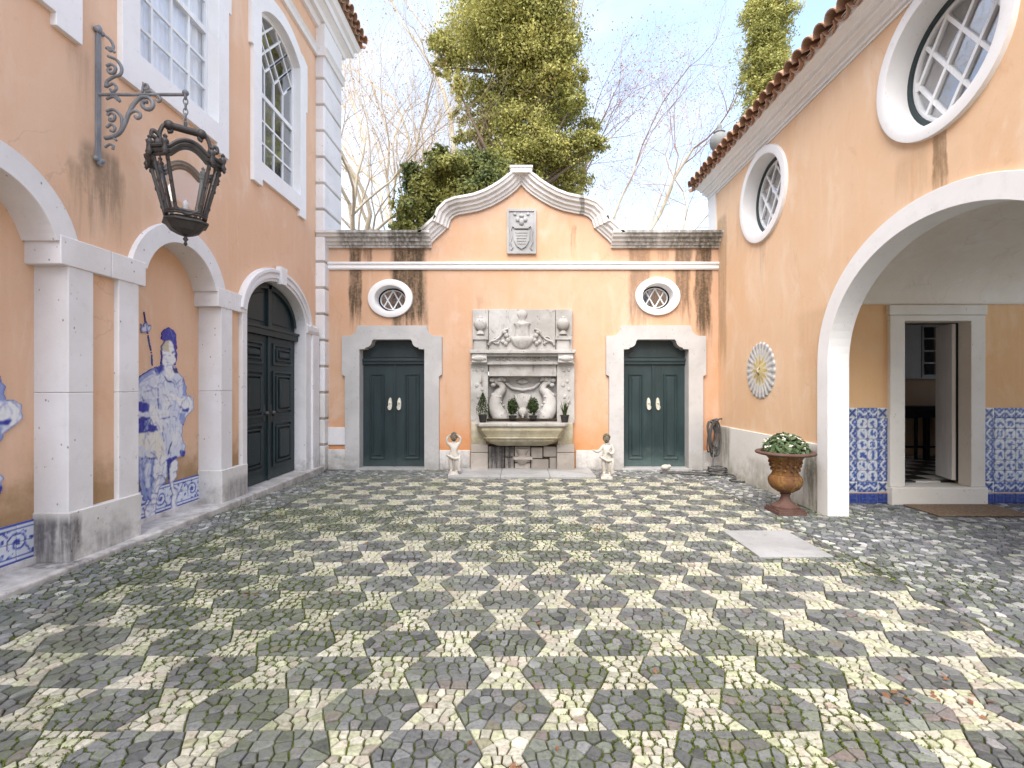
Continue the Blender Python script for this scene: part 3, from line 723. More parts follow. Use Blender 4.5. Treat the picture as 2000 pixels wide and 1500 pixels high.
# main cornice with its return at the far end, then the roof edge
cprof = [(-.2, 7.95), (.06, 7.95), (.10, 8.03), (.17, 8.03), (.19, 8.10), (.27, 8.16), (.30, 8.16), (.30, 8.27), (.36, 8.30), (.40, 8.38), (.40, 8.42), (-.2, 8.42)]
mb = MB(); vs_ = []; m = len(cprof)
for (uu, ext) in ((-9.2, 0), (9.54, 1)):
    for (d, z) in cprof: vs_.append(FL(uu + (max(d, 0) if ext else 0), z, d))
vs_ += [FL(9.54 + max(d, 0), z, -8.0) for (d, z) in cprof]
f = [tuple(range(m)), tuple(2 * m + j for j in reversed(range(m)))]
for i in range(2):
    for j in range(m): f.append((i * m + j, i * m + (j + 1) % m, (i + 1) * m + (j + 1) % m, (i + 1) * m + j))
mb.add(vs_, f); mb.build('cornice', M['trim'], manor)
mb = MB(); mb.add([FL(-9.6, 8.44, .42), FL(9.98, 8.44, .42), FL(9.98, 8.44, -8.1), FL(-9.6, 8.44, -8.1), FL(-5, 10.35, -3.8), FL(5.4, 10.35, -3.8)],
                  [(0, 1, 5, 4), (1, 2, 5), (2, 3, 4, 5), (3, 0, 4), (0, 3, 2, 1)])
roof_l = mb.build('roof', M['clay'], manor)

def tile_mesh(name, L, r0, r1, up=True, th=.014, seg=8):
    """one barrel tile, running along -local X, convex upwards (or downwards for a pan)"""
    mbt = MB(); vs_ = []; m = seg + 1
    for (x, r) in ((0, r0), (-L, r1)):
        for rr_ in (r, r - th):
            for i in range(m):
                a = math.pi * i / seg; vs_.append((x, rr_ * math.cos(a), rr_ * math.sin(a) * (1 if up else -1)))
    f = []
    for i in range(seg):
        f += [(i, i + 1, 2 * m + i + 1, 2 * m + i), (m + i, 3 * m + i, 3 * m + i + 1, m + i + 1), (i, m + i, m + i + 1, i + 1), (2 * m + i, 2 * m + i + 1, 3 * m + i + 1, 3 * m + i)]
    f += [(0, 2 * m, 3 * m, m), (seg, m + seg, 3 * m + seg, 2 * m + seg)]
    mbt.add(vs_, f); return mbt.mesh(name, smooth=True, angle=40)
cov, pan = tile_mesh('roof_tile', .46, .10, .085), tile_mesh('roof_tile', .46, .095, .085, False)
tr_ = random.Random(4)
def eave(root_obj, x_edge, sgn, ys, z, pitch, rows=2):
    for y_ in ys:
        for r_ in range(rows):
            for me_, dy, dz in ((cov, 0, .045), (pan, .1, .04)):
                o = link('roof_tile', me_, M['clay'], root_obj)
                back = r_ * .38 + tr_.uniform(-.015, .015) + (0.03 if dy else 0)
                o.location = (x_edge + sgn * back * math.cos(pitch), y_ + dy + tr_.uniform(-.006, .006), z + dz + back * math.sin(pitch) + (.012 * r_))
                o.rotation_euler = (0, pitch * sgn * 1.0, tr_.uniform(-.03, .03)) if sgn < 0 else (0, -pitch, math.pi + tr_.uniform(-.03, .03))
                if sgn < 0: o.rotation_euler = (0, pitch, tr_.uniform(-.03, .03))
                else: o.rotation_euler = (0, pitch, math.pi + tr_.uniform(-.03, .03))
eave(manor, XL + .53, -1, [6.0 + .2 * i for i in range(20)], 8.44, R(24))
mb = MB()
for i in range(20): tube(mb, [FL(9.98, 8.46 + .04, .42 - i * .2), FL(9.98, 8.46, .42 - i * .2 - .02)], .09, 8)
# upper windows
def sash_window(c, pattern):
    w_ = thing.__defaults__ and None
    ear = [(c - .81, 4.32), (c - .58, 4.32), (c - .58, 4.42), (c + .58, 4.42), (c + .58, 4.32), (c + .81, 4.32), (c + .81, 6.15), (c + .86, 6.15), (c + .86, 6.95)]
    outer = ear + [(c + .70, 7.02)] + [(u, v + .21) for (u, v) in seg_arch_top(c, .62, 6.80, 7.0)] + [(c - .70, 7.02), (c - .86, 6.95), (c - .86, 6.15), (c - .81, 6.15)]
    hole = [(c - .60, 4.66), (c + .60, 4.66)] + seg_arch_top(c, .60, 6.75, 7.0)
    mb = MB(); plate(mb, FL, [outer, hole], -.10, .05); fr = mb.build('window', M['trim'], manor, bevel=.007)
    hole2 = [(u + (c - u) * .06, v + .01) for (u, v) in hole]
    mb = MB(); plate(mb, FL, [[(c - .605, 4.655), (c + .605, 4.655)] + seg_arch_top(c, .605, 6.752, 7.004), [(c - .555, 4.73), (c + .555, 4.73)] + seg_arch_top(c, .555, 6.74, 6.95)], -.12, -.075)
    T = .014
    def bar(mb_, a, b, t=T, d0=-.112, d1=-.085):
        a, b = Vector(a), Vector(b); n_ = (b - a); n_ = Vector((-n_.y, n_.x)).normalized() * t
        plate(mb_, FL, [[tuple(a - n_), tuple(b - n_), tuple(b + n_), tuple(a + n_)]], d0, d1)
    box(mb, FL, c - .553, c + .553, 5.70, 5.765, -.125, -.07)
    xs = [c - .2775, c, c + .2775]
    for x in xs: bar(mb, (x, 4.73), (x, 5.70))
    for z in (5.05, 5.375): bar(mb, (c - .553, z), (c + .553, z), d0=-.110, d1=-.083)
    top = lambda u: next((v for (uu, v) in sorted(seg_arch_top(c, .555, 6.74, 6.95, 60)) if uu >= u), 6.74)
    if pattern == 'gothic':
        for x in xs: bar(mb, (x, 5.765), (x, 6.12))
        k = 1.05
        def diag(x0, z0, sg, dd):
            x, z = x0, z0
            while abs(x - c) < .553 and z < top(x) - .01: x += sg * .01; z += .01 * k
            if abs(x - x0) > .03: bar(mb, (x0, z0), (x, z), d0=-.112 + dd, d1=-.085 + dd)
        for i, x in enumerate([c - .555] + xs + [c + .555]):
            if i < 4: diag(x + .001, 6.12 if i else 6.10, 1, 0)
            if i > 0: diag(x - .001, 6.12 if i < 4 else 6.10, -1, .003)
        for z in (6.41,): diag(c - .553, z, 1, 0); diag(c + .553, z, -1, .003)
        for i in range(4): diag(c - .416 + .2775 * i, 6.26, 1, 0)
    else:
        for x in xs: bar(mb, (x, 5.765), (x, top(x)))
        for z in (6.09, 6.415, 6.74): bar(mb, (c - .553, z), (c + .553, z), d0=-.110, d1=-.083)
    mb.build('sash', M['woodw'], fr)
    mb = MB(); plate(mb, FL, [[(c - .56, 4.70), (c + .56, 4.70)] + seg_arch_top(c, .56, 6.74, 6.955)], -.103, -.099); mb.build('pane', M['glass'] if pattern == 'gothic' else M['clear'], fr)
    if pattern != 'gothic':  # curtain kept near white, standing in for sky reflected in the panes
        mb = MB(); n_ = 60; vs_ = []
        for i in range(n_ + 1):
            u = c - .66 + 1.32 * i / n_; d = -.15 + .012 * math.sin(i * 1.35) + .006 * math.sin(i * .61)
            vs_ += [FL(u, 4.5, d), FL(u, 7.1, d)]
        mb.add(vs_, [(2 * i, 2 * i + 2, 2 * i + 3, 2 * i + 1) for i in range(n_)]); mb.build('curtain', M['curtain'], fr, recalc=False, smooth=True)
    else:
        mb = MB(); box(mb, FL, c - .68, c + .68, 4.5, 7.1, -.32, -.30); mb.build('pane_backing', M['room'], fr)  # grey sheet added to brighten the panes in place of reflections
for c, pt in zip(WIN, ('plain', 'plain', 'gothic')): sash_window(c, pt)

# arched double door of the left house
door = MB(); outer = [(DC - .98, .10), (DC - .885, .10)] 
jo = [(DC + .885, .10), (DC + 1.30, .10), (DC + 1.30, 2.58), (DC + 1.08, 2.60)] + ell(DC, DSPR, 1.06, .79, 26, R(8), R(172), False) + [(DC - 1.0, 2.58), (DC - 1.0, .10), (DC - .885, .10)] + ell(DC, DSPR, .885, .60, 26, math.pi, 0, False)
mb = MB(); plate(mb, FL, [jo], -.16, .05); surround = mb.build('door_surround', M['white'], manor, bevel=.007)
mb = MB(); sweep(mb, FL, ell(DC, DSPR, .93, .645, 30, R(4), R(176), False), [(0, .04), (0, .075), (-.03, .075), (-.045, .062), (-.075, .062), (-.085, .09), (-.125, .09), (-.13, .04)]); mb.build('arch_moulding', M['white'], surround)
mb = MB(); plate(mb, FL, [[(DC - .07, 3.04), (DC + .07, 3.04), (DC + .10, 3.30), (DC - .10, 3.30)]], .03, .115); mb.build('keystone', M['white'], surround, bevel=.006)
mb = MB(); sweep(mb, FL, [(DC + .886, 2.42), (DC + 1.31, 2.42)], [(0, .04), (0, .07), (.05, .09), (.12, .09), (.15, .06), (.15, .04)]); mb.build('impost', M['white'], surround)
mb = MB(); box(mb, FL, DC + 1.08, DC + 1.345, .10, 2.41, .03, .085); mb.build('pilaster', M['white'], surround, bevel=.006)
gd = MB(); box(gd, FL, DC - .89, DC + .89, 2.27, 2.40, -.20, -.085); box(gd, FL, DC - .89, DC + .89, 2.36, 2.40, -.2, -.06)
plate(gd, FL, [[(DC - .888, 2.40), (DC + .888, 2.40), (DC + .888, 2.47)] + ell(DC, DSPR, .888, .603, 26, 0, math.pi, False)[1:-1] + [(DC - .888, 2.47)]], -.20, -.15)
box(gd, FL, DC - .05, DC + .05, 2.40, 3.05, -.19, -.10)
sweep(gd, FL, ell(DC, DSPR, .84, .555, 26, R(2), R(178), False), [(.05, -.16), (.05, -.10), (-.02, -.10), (-.03, -.16)])
dr = gd.build('door', M['green'], manor, bevel=.004)
for s_ in (-1, 1):
    fan = ell(DC, DSPR + .02, .70, .42, 12, R(12) if s_ > 0 else R(105), R(75) if s_ > 0 else R(168), False)
    bu = DC + s_ * .12; lo = [(DC + s_ * .68, 2.47), (bu, 2.47)]
    poly = ([(bu, 2.47)] + [(DC + s_ * .68, 2.47)] + (fan if s_ > 0 else fan[::-1]) + [(bu, fan[-1 if s_ > 0 else 0][1])])
    mb = MB(); plate(mb, FL, [poly], -.16, -.135); mb.build('fan_panel', M['green'], dr, bevel=.012, seg=1)
    a, b = sorted((DC + s_ * .006, DC + s_ * .884)); mb = MB(); box(mb, FL, a, b, .112, 2.268, -.20, -.145)
    if s_ > 0: box(mb, FL, DC - .03, DC + .03, .112, 2.268, -.15, -.115)
    lf = mb.build('leaf', M['green'], dr, bevel=.004)
    uc = (a + b) / 2
    for (z0, z1) in ((1.84, 2.18), (1.06, 1.76), (.28, .98)):
        mb = MB()
        for (hw, ins, d0, d1) in ((.30, 0, -.15, -.118), (.225, .07, -.15, -.105), (.15, .13, -.15, -.092)):
            if hw == .30: plate(mb, FL, [rect(uc - hw, uc + hw, z0, z1), rect(uc - hw + .045, uc + hw - .045, z0 + .045, z1 - .045)], d0, d1)
            elif hw == .225: plate(mb, FL, [rect(uc - hw, uc + hw, z0 + .075, z1 - .075), rect(uc - hw + .03, uc + hw - .03, z0 + .105, z1 - .105)], d0, d1)
            else: box(mb, FL, uc - .15, uc + .15, z0 + .13, z1 - .13, d0, d1)
        mb.build('panel', M['green'], dr, bevel=.010, seg=1)
    mb = MB(); ball(mb, FL(DC + s_ * .10, 1.12, -.10), (.035, .03, .03)); tube(mb, [FL(DC + s_ * .10, 1.12, -.15), FL(DC + s_ * .10, 1.12, -.1)], .014)
    box(mb, FL, DC + s_ * .10 - .02, DC + s_ * .10 + .02, 1.0, 1.24, -.147, -.138); mb.build('handle', M['iron'], dr, smooth=True, angle=40)

# blue tile friezes at the foot of the niches, tile by tile
def frieze_colour(u, v):                 # u along the wall in metres, v 0..0.30
    W = np.array((0.62, 0.66, 0.74)); B = np.array((0.035, 0.065, 0.36)); L_ = np.array((0.28, 0.36, 0.62))
    if v < .022 or v > .278: return B
    if v < .040 or v > .260: return W
    if v < .048 or v > .252: return B
    p = (u / .50) % 1.0; k = math.floor(u / .50); s_ = 1 if k % 2 == 0 else -1
    x, y_ = (p - .5) * .50, (v - .15) * s_
    r_ = math.hypot(x, y_); a = math.atan2(y_, x); out = W * 1.0
    sp = (a / (2 * math.pi) + r_ / .050) % 1.0
    if r_ < .085 and sp < .42: out = B if sp < .26 else L_
    if r_ < .020: out = B
    q = math.sin(u * 38 + 2) * .03 + .075 * math.sin(u * 12.57)
    if abs(v - .15 - q) < .012 and r_ > .07: out = B
    if r_ > .09 and math.sin(u * 55) * math.sin(v * 60 + 1.5 * math.sin(u * 25)) > .45: out = L_ if math.sin(u * 91 + v * 70) > -.2 else B
    return out
def tile_obj(name, F, u0, v0, su, sv, d, fn, parent, n_=12, gap=.0018, th=.012):
    mbt = MB(); tr = random.Random(int(u0 * 977 + v0 * 131)); k = tr.uniform(.93, 1.04); dj = tr.uniform(-.0012, .0012)
    for j in range(n_ + 1):
        for i in range(n_ + 1):
            a, b = i / n_, j / n_; u = u0 + gap + (su - 2 * gap) * a; v = v0 + gap + (sv - 2 * gap) * b
            e = -.003 if (i in (0, n_) or j in (0, n_)) else 0
            mbt.v.append(F(u, v, d + th + dj + e)); c = fn(u, v, a, b); mbt.c.append(tuple(x * k for x in c))
    mbt.f = [(j * (n_ + 1) + i, j * (n_ + 1) + i + 1, (j + 1) * (n_ + 1) + i + 1, (j + 1) * (n_ + 1) + i) for j in range(n_) for i in range(n_)]
    ring = [i for i in range(n_)] + [j * (n_ + 1) + n_ for j in range(n_)] + [n_ * (n_ + 1) + i for i in range(n_, 0, -1)] + [j * (n_ + 1) for j in range(n_, 0, -1)]
    base = len(mbt.v); 
    pc = [(u0 + gap, v0 + gap), (u0 + su - gap, v0 + gap), (u0 + su - gap, v0 + sv - gap), (u0 + gap, v0 + sv - gap)]
    for q in pc: mbt.v.append(F(q[0], q[1], d)); mbt.c.append((.55, .55, .55))
    cs = [0, n_, (n_ + 1) ** 2 - 1, n_ * (n_ + 1)]
    rr_ = [list(range(0, n_ + 1)), [j * (n_ + 1) + n_ for j in range(n_ + 1)], [n_ * (n_ + 1) + i for i in range(n_, -1, -1)], [j * (n_ + 1) for j in range(n_, -1, -1)]]
    for s_ in range(4): mbt.f.append(tuple(rr_[s_]) + (base + (s_ + 1) % 4, base + s_))
    return link(name, mbt.mesh(name, recalc=True), M['azulejo'], parent)
for c in NI:
    for r_ in range(2):
        for k in range(9):
            u0 = c - .634 + k * .1408
            tile_obj('tile', FL, u0, .155 + .15 * r_, .1408, .15, -.232, lambda u, v, a, b: frieze_colour(u, v - .155), manor, 14)
    mb = MB(); box(mb, FL, c - .634, c + .634, .155, .452, -.26, -.2315); mb.build('tile_bed', M['white'], manor)

# ---------------------------------------------------------------- back wall with its curved gable
bwall = thing('courtyard_wall', 'salmon wall at the back with a curved white gable, two green doors and two oval windows', 'wall', (0, YB, 0))
q = lambda x, y: ((x - 1015) / 106.74, 1.5 + (757 - y) / 106.74)
UC = q(1018, 0)[0]
gA = [q(*p) for p in ((1018, 362), (1026, 371), (1038, 381), (1056, 393), (1076, 404), (1100, 413), (1122, 417.5), (1138, 420), (1148, 424), (1155, 431), (1158, 440), (1160, 447))]
gB = [q(*p) for p in ((1162, 446), (1167, 452), (1176, 460), (1186, 469), (1195, 479))]
mir = lambda P: [(2 * UC - u, v) for (u, v) in reversed(P)]
DCB = (q(767, 0)[0], q(1280, 0)[0])
OVC = (q(763, 583), q(1284, 579))
out = [(-3.64, -.1), (3.70, -.1), (3.70, 4.20), (gB[-1][0], 4.20)] + list(reversed(gB)) + list(reversed(gA))[1:] + mir(gA)[::-1][1:] + mir(gB)[::-1] + [(mir(gB)[0][0], 4.20), (-3.64, 4.20)]
out = [(-3.64, -.1), (3.70, -.1), (3.70, 4.20), (gB[-1][0] + .02, 4.20)] + [(u, v + .1) for (u, v) in reversed(gB)] + [(u, v + .1) for (u, v) in reversed(gA)] + [(2 * UC - u, v + .1) for (u, v) in gA[1:]] + [(2 * UC - u, v + .1) for (u, v) in gB] + [(2 * UC - gB[-1][0] - .02, 4.20), (-3.64, 4.20)]
RC = rect((946 - 1015) / 106.74, (1096 - 1015) / 106.74, .80, 1.80)
holes = [RC] + [rect(c - .62, c + .62, .02, 2.40) for c in DCB] + [ell(u, v, .36, .30, 32) for (u, v) in OVC]
mb = MB(); plate(mb, FB, [out] + holes, -.34, 0); mb.build('wall', M['back'], bwall)
CP = [(0, -.36), (0, .05), (.028, .055), (.04, .085), (.072, .10), (.096, .14), (.136, .15), (.16, .20), (.204, .215), (.216, .24), (.26, .24), (.264, -.36)]
ZT = PZ(323, YB - .25)
FBc = lambda u, v, d: FB(u, min(v, ZT + (.0 if d < .2 else .004)), d)
mb = MB(); sweep(mb, FBc, mir(gA)[:-1] + gA, CP); sweep(mb, FB, gB, CP); sweep(mb, FB, mir(gB), CP); mb.build('gable_cornice', M['cornice'], bwall)
mb = MB(); box(mb, FB, UC - .185, UC + .185, ZT - .12, ZT - .035, .1, .246); box(mb, FB, UC - .205, UC + .205, ZT - .036, ZT + .006, -.37, .258); mb.build('gable_cap', M['cornice'], bwall, bevel=.006)
for (a, b) in ((-3.64, mir(gB)[0][0] + .02), (gB[-1][0] - .02, 3.66)):
    mb = MB(); sweep(mb, FB, [(a, q(0, 485)[1]), (b, q(0, 485)[1])], CP); mb.build('cornice', M['cornice'], bwall)
mb = MB(); sweep(mb, FB, [(-3.64, 3.655), (3.64, 3.655)], [(0, -.01), (0, .03), (.03, .045), (.05, .03), (.08, .03), (.10, .055), (.135, .055), (.135, -.01)]); mb.build('string_course', M['trim'], bwall)
# carved coat-of-arms plaque
mb = MB(); box(mb, FB, -.234, .30, 3.94, 4.75, -.02, .035)
pl = mb.build('plaque', M['slab'], bwall, bevel=.008)
mb = MB(); plate(mb, FB, [rect(-.234, .30, 3.94, 4.75), rect(-.195, .262, 3.98, 4.71)], .033, .055)
shield = [(.033 - .15, 4.36), (.033 + .15, 4.36)][::-1] + [(.033 - .15, 4.36), (.033 - .14, 4.18), (.033 - .08, 4.07), (.033, 4.02), (.033 + .08, 4.07), (.033 + .14, 4.18)]
plate(mb, FB, [shield[2:] + [(.033 + .15, 4.36)]], .03, .062)
for k in range(5): sweep(mb, FB, [(.033 - .11 + .02 * k * .5, 4.31 - .05 * k), (.033 + .11 - .02 * k * .5, 4.31 - .05 * k)], [(0, .06), (0, .07), (.018, .07), (.018, .06)])
for s_ in (-1, 1):
    tube(mb, [FB(.033 + s_ * u, v, .05) for (u, v) in [(.10, 4.40), (.17, 4.44), (.20, 4.36), (.18, 4.25), (.20, 4.15), (.16, 4.06), (.19, 4.01)]], .014, 5)
    ball(mb, FB(.033 + s_ * .07, 4.56, .04), (.04, .03, .045), 8, 6); ball(mb, FB(.033 + s_ * .12, 4.66, .04), (.035, .02, .03), 8, 6)
box(mb, FB, .033 - .13, .033 + .13, 4.39, 4.43, .03, .075); ball(mb, FB(.033, 4.52, .04), (.05, .04, .07), 8, 6); ball(mb, FB(.033, 4.63, .04), (.045, .03, .035), 8, 6)
mb.build('relief', M['slab'], pl, smooth=True, angle=40)

# oval windows
for k, (u, v) in enumerate(OVC):
    mb = MB(); NN = 44; ro, ri = ell(u, v, .412, .352, NN), ell(u, v, .285, .235, NN); rb = ell(u + .0, v, .262, .212, NN)
    vs_ = [FB(*p, -.01) for p in ro] + [FB(*p, .045) for p in ell(u, v, .405, .345, NN)] + [FB(*p, .06) for p in ell(u, v, .345, .29, NN)] + [FB(*p, .05) for p in ri] + [FB(*p, -.24) for p in rb]
    f = [(r_ * NN + i, r_ * NN + (i + 1) % NN, (r_ + 1) * NN + (i + 1) % NN, (r_ + 1) * NN + i) for r_ in range(4) for i in range(NN)]
    mb.add(vs_, f); fr = mb.build('oval_window', M['trim'], bwall, smooth=True, angle=50)
    mb = MB(); plate(mb, FB, [ell(u, v, .268, .218, 36), ell(u, v, .238, .19, 36)], -.22, -.16); mb.build('frame', M['dark'], fr)
    mb = MB(); plate(mb, FB, [ell(u, v, .239, .191, 36), ell(u, v, .222, .174, 36)], -.20, -.165)
    def latt(mbx, F, u, v, a, b, slope, offs, t, d0, d1):
        for j, sg in enumerate((1, -1)):
            for o in offs:
                A = 1 / a ** 2 + slope ** 2 / b ** 2; du = o; B = -2 * slope * (slope * du) / b ** 2; Cc = (slope * du) ** 2 / b ** 2 - 1
                D = B * B - 4 * A * Cc
                if D <= 0: continue
                xs = [(-B - math.sqrt(D)) / (2 * A), (-B + math.sqrt(D)) / (2 * A)]
                P_ = [Vector((u + sg * x, v + slope * (x - du))) for x in xs]; n_ = (P_[1] - P_[0]); n_ = Vector((-n_.y, n_.x)).normalized() * t
                plate(mbx, F, [[tuple(P_[0] - n_), tuple(P_[1] - n_), tuple(P_[1] + n_), tuple(P_[0] + n_)]], d0 + .003 * j, d1 + .003 * j)
    latt(mb, FB, u, v, .222, .174, 1.75, (-.10, .10), .0105, -.195, -.17)
    mb.build('lattice', M['woodw'], fr)
    mb = MB(); plate(mb, FB, [ell(u, v, .24, .19, 32)], -.19, -.186); mb.build('pane', M['glass'], fr)
mb = MB(); box(mb, FB, -3.2, -1.6, 0, 3.8, -.85, -.8); box(mb, FB, 1.6, 3.3, 0, 3.8, -.85, -.8); mb.build('inner_wall', M['dark'], bwall)  # black sheets put behind the openings in place of unlit rooms

# the two doors in their scrolled stone frames
def door_outline(c):
    half = [(.855, 0), (.855, 1.70), (.875, 1.72), (.909, 1.735), (.909, 2.425), (.895, 2.44)] + [(.80 - .16 * math.sin(t * math.pi / 16), 2.60 - .16 * math.cos(t * math.pi / 16)) for t in range(9)] + [(.632, 2.607), (.622, 2.628)]
    inn = [(.59, 0), (.59, 2.195), (.50, 2.20), (.488, 2.205), (.483, 2.225)] + [(.483 - .118 * math.sin(t * math.pi / 14), 2.345 - .118 * math.cos(t * math.pi / 14)) for t in range(8)] + [(.352, 2.352), (.340, 2.375)]
    o = [(c + u, v) for (u, v) in half] + [(c - u, v) for (u, v) in reversed(half)]; i = [(c + u, v) for (u, v) in inn] + [(c - u, v) for (u, v) in reversed(inn)]
    return o + i[::-1]
for k, c in enumerate(DCB):
    g = M['green'] if k == 0 else M['green2']
    mb = MB(); plate(mb, FB, [door_outline(c)], -.19, .06); surround = mb.build('door_surround', M['frame'], bwall, bevel=.009)
    mb = MB(); box(mb, FB, c - .592, c + .592, 2.03, 2.385, -.21, -.155); box(mb, FB, c - .592, c + .592, 1.93, 2.035, -.21, -.115); box(mb, FB, c - .592, c + .592, 1.985, 2.025, -.21, -.095)
    plate(mb, FB, [[(c - .45, 2.06), (c + .45, 2.06), (c + .45, 2.15), (c + .30, 2.22), (c - .30, 2.22), (c - .45, 2.15)]], -.16, -.145)
    dr = mb.build('door', g, bwall, bevel=.004)
    for s_ in (-1, 1):
        a, b = sorted((c + s_ * .004, c + s_ * .588)); mb = MB(); box(mb, FB, a, b, .035, 1.928, -.21, -.155)
        if s_ > 0: box(mb, FB, c - .022, c + .022, .035, 1.928, -.16, -.135)
        lf = mb.build('leaf', g, dr, bevel=.004); uc = c + s_ * .325
        mb = MB(); plate(mb, FB, [rect(uc - .135, uc + .135, .17, 1.76), rect(uc - .105, uc + .105, .20, 1.73)], -.158, -.135); box(mb, FB, uc - .075, uc + .075, .235, 1.695, -.158, -.140)
        mb.build('panel', g, dr, bevel=.012, seg=1)
        uh = c + s_ * .085; mb = MB()
        vs_ = [FB(*p, d) for d, sc in ((-.155, 1.0), (-.128, .9)) for p in ell(uh, 1.20, .036 * sc, .115 * sc, 16)]
        mb.add(vs_, [(i, (i + 1) % 16, 16 + (i + 1) % 16, 16 + i) for i in range(16)] + [tuple(16 + i for i in range(16))])
        ball(mb, FB(uh, 1.215, -.125), (.022, .02, .022), 8, 6); tube(mb, [FB(uh + .032 * math.cos(t), 1.14 + .05 * math.sin(t), -.11) for t in [math.pi * .9 + i * math.pi * 1.2 / 8 for i in range(9)]], .009, 5)
        mb.build('handle', M['handle'], dr, smooth=True, angle=50)
    mb = MB(); box(mb, FB, c - .64, c + .64, -.02, .032, -.22, .10); mb.build('threshold', M['slab'], bwall, bevel=.008)
for (a, b, z0, z1) in ((-3.6, -3.185, 0, .37), (-3.6, -3.185, .455, .775), (-1.465, -.905, 0, .355), (1.025, 1.622, 0, .355), (3.345, 3.63, 0, .345)):
    mb = MB(); box(mb, FB, a, b, z0, z1, -.02, .028); mb.build('plinth_block', M['plinth'] if z0 == 0 else M['white'], bwall, bevel=.006)

# ---------------------------------------------------------------- wall fountain
ft = thing('wall_fountain', 'weathered marble wall fountain with carved dolphins and a stone basin between the two doors', 'fountain', (.05, YB, 0))
qd = lambda x, y, d: (PX(x, YB - d), PZ(y, YB - d))
def fbox(mbx, x0, x1, y0, y1, d0, d1):
    (u0, v0), (u1, v1) = qd(x0, y1, d1), qd(x1, y0, d1); box(mbx, FB, u0, u1, v0, v1, d0, d1)
for (a, b) in ((923, 953.5), (954.5, 1084.5), (1085.5, 1118)):
    mb = MB(); fbox(mb, a, b, 604, 684, .0, .08); mb.build('back_slab', M['fount'], ft, bevel=.005)
for xc in (938, 1100):       # pedestals with stone balls in relief
    mb = MB(); fbox(mb, xc - 12, xc + 12, 663, 684, .08, .14); fbox(mb, xc - 15, xc + 15, 656, 663, .08, .17); u, v = qd(xc, 645, .12)
    lathe(mb, [(.035, 0), (.05, -.02), (.07, -.05), (.075, -.07), (.02, -.075)][::-1], FB(u, v, .11), 14, .6)
    u, v = qd(xc, 633, .12); ball(mb, FB(u, v, .11), (.115, .075, .115), 14, 10); u, v = qd(xc, 621, .12); ball(mb, FB(u, v, .11), (.04, .04, .04), 8, 6)
    mb.build('ball_finial', M['fount'], ft, smooth=True, angle=45)
mb = MB()                    # fluted vase in relief with scrolls
u, v = qd(1020, 681, .11)
lathe(mb, [(.02, 0), (.08, .01), (.16, .06), (.21, .13), (.235, .20), (.20, .215), (.14, .22), (.13, .30), (.125, .40), (.15, .43), (.155, .46), (.10, .475), (.06, .50), (.05, .54), (.08, .58), (.10, .63), (.07, .68), (.0, .72)], FB(u, v, .08), 30, .42, (10, .05))
for s_ in (-1, 1):
    pts = catmull([FB(UC + s_ * a, b, .10) for (a, b) in ((.60, 2.27), (.55, 2.33), (.46, 2.36), (.38, 2.43), (.33, 2.52), (.24, 2.56))], 5); tube(mb, pts, .028, 6)
    for (a, b, r_) in ((.27, 2.44, .05), (.30, 2.50, .045), (.24, 2.36, .05), (.33, 2.33, .04), (.42, 2.30, .03), (.28, 2.30, .045)): ball(mb, FB(UC + s_ * a, b, .09), (r_, .05, r_), 8, 6)
    sp = spiral((UC + s_ * .46, 2.36), .07, .015, 0, 1.4 * s_); tube(mb, [FB(a, b, .10) for a, b in sp], .018, 6)
mb.build('carved_vase', M['fount'], ft, smooth=True, angle=60)
for (x0, x1, y0, y1, dd, nm) in ((955, 1087, 818, 832, .02, 'sill'), (916, 1125, 683, 690, .28, 'shelf'), (921, 1120, 690, 696, .22, 'moulding'), (926, 1115, 696, 706, .12, 'frieze'), (919, 1122, 706, 712, .17, 'moulding'), (955, 1087, 712, 735, .10, 'lintel')):
    mb = MB(); fbox(mb, x0, x1, y0, y1, 0, dd)
    if nm == 'frieze':
        for k in range(9): u, v = qd(972 + 12 * k, 701, .13); ball(mb, FB(u, v, .115), (.045, .03, .035), 8, 6)
    mb.build(nm, M['fount'], ft, bevel=.010 if nm != 'frieze' else 0)
for s_, xc in ((-1, 936), (1, 1105)):
    mb = MB(); fbox(mb, xc - 15, xc + 15, 691, 708, .1, .25); u, v = qd(xc, 700, .2); ball(mb, FB(u, v, .23), (.13, .06, .06), 10, 7); tube(mb, [FB(u - .13, v, .24), FB(u + .13, v, .24)], .035, 8)
    mb.build('corbel', M['fount'], ft, bevel=.006)
    mb = MB(); fbox(mb, xc - 17, xc + 17, 712, 826, 0, .12)
    for (yy, dx, r_) in ((722, -4, .04), (722, 6, .035), (752, -5, .04), (760, 6, .035), (745, 3, .03), (775, -2, .035), (785, 6, .04)):
        u, v = qd(xc + dx, yy, .13); ball(mb, FB(u, v, .115), (r_, .025, r_ * 1.2), 8, 6)
    mb.build('jamb', M['fount'], ft, bevel=.006)
    mb = MB(); fbox(mb, xc - 16, xc + 14, 826, 868, 0, .16); mb.build('pier', M['basin'], ft, bevel=.01)
    mb = MB(); fbox(mb, xc - 17, xc + 17, 868, 884, 0, .17); mb.build('pier', M['block'], ft, bevel=.012)
    mb = MB(); fbox(mb, xc - 17, xc + 17, 885, 921, 0, .19); mb.build('pier', M['block'], ft, bevel=.012)
mb = MB(); fbox(mb, 953, 1089, 733, 832, -.20, -.125); mb.build('recess_panel', M['fount'], ft)
def blob(mbx, pts, rads, d=.06, flat=.6, seg=8):
    tube(mbx, catmull([FB(*qd(x, y, .08), d - .105) for (x, y) in pts], 5), [r_ for r_ in np.interp(np.linspace(0, 1, (len(pts) - 1) * 5 + 1), np.linspace(0, 1, len(rads)), rads)], seg)
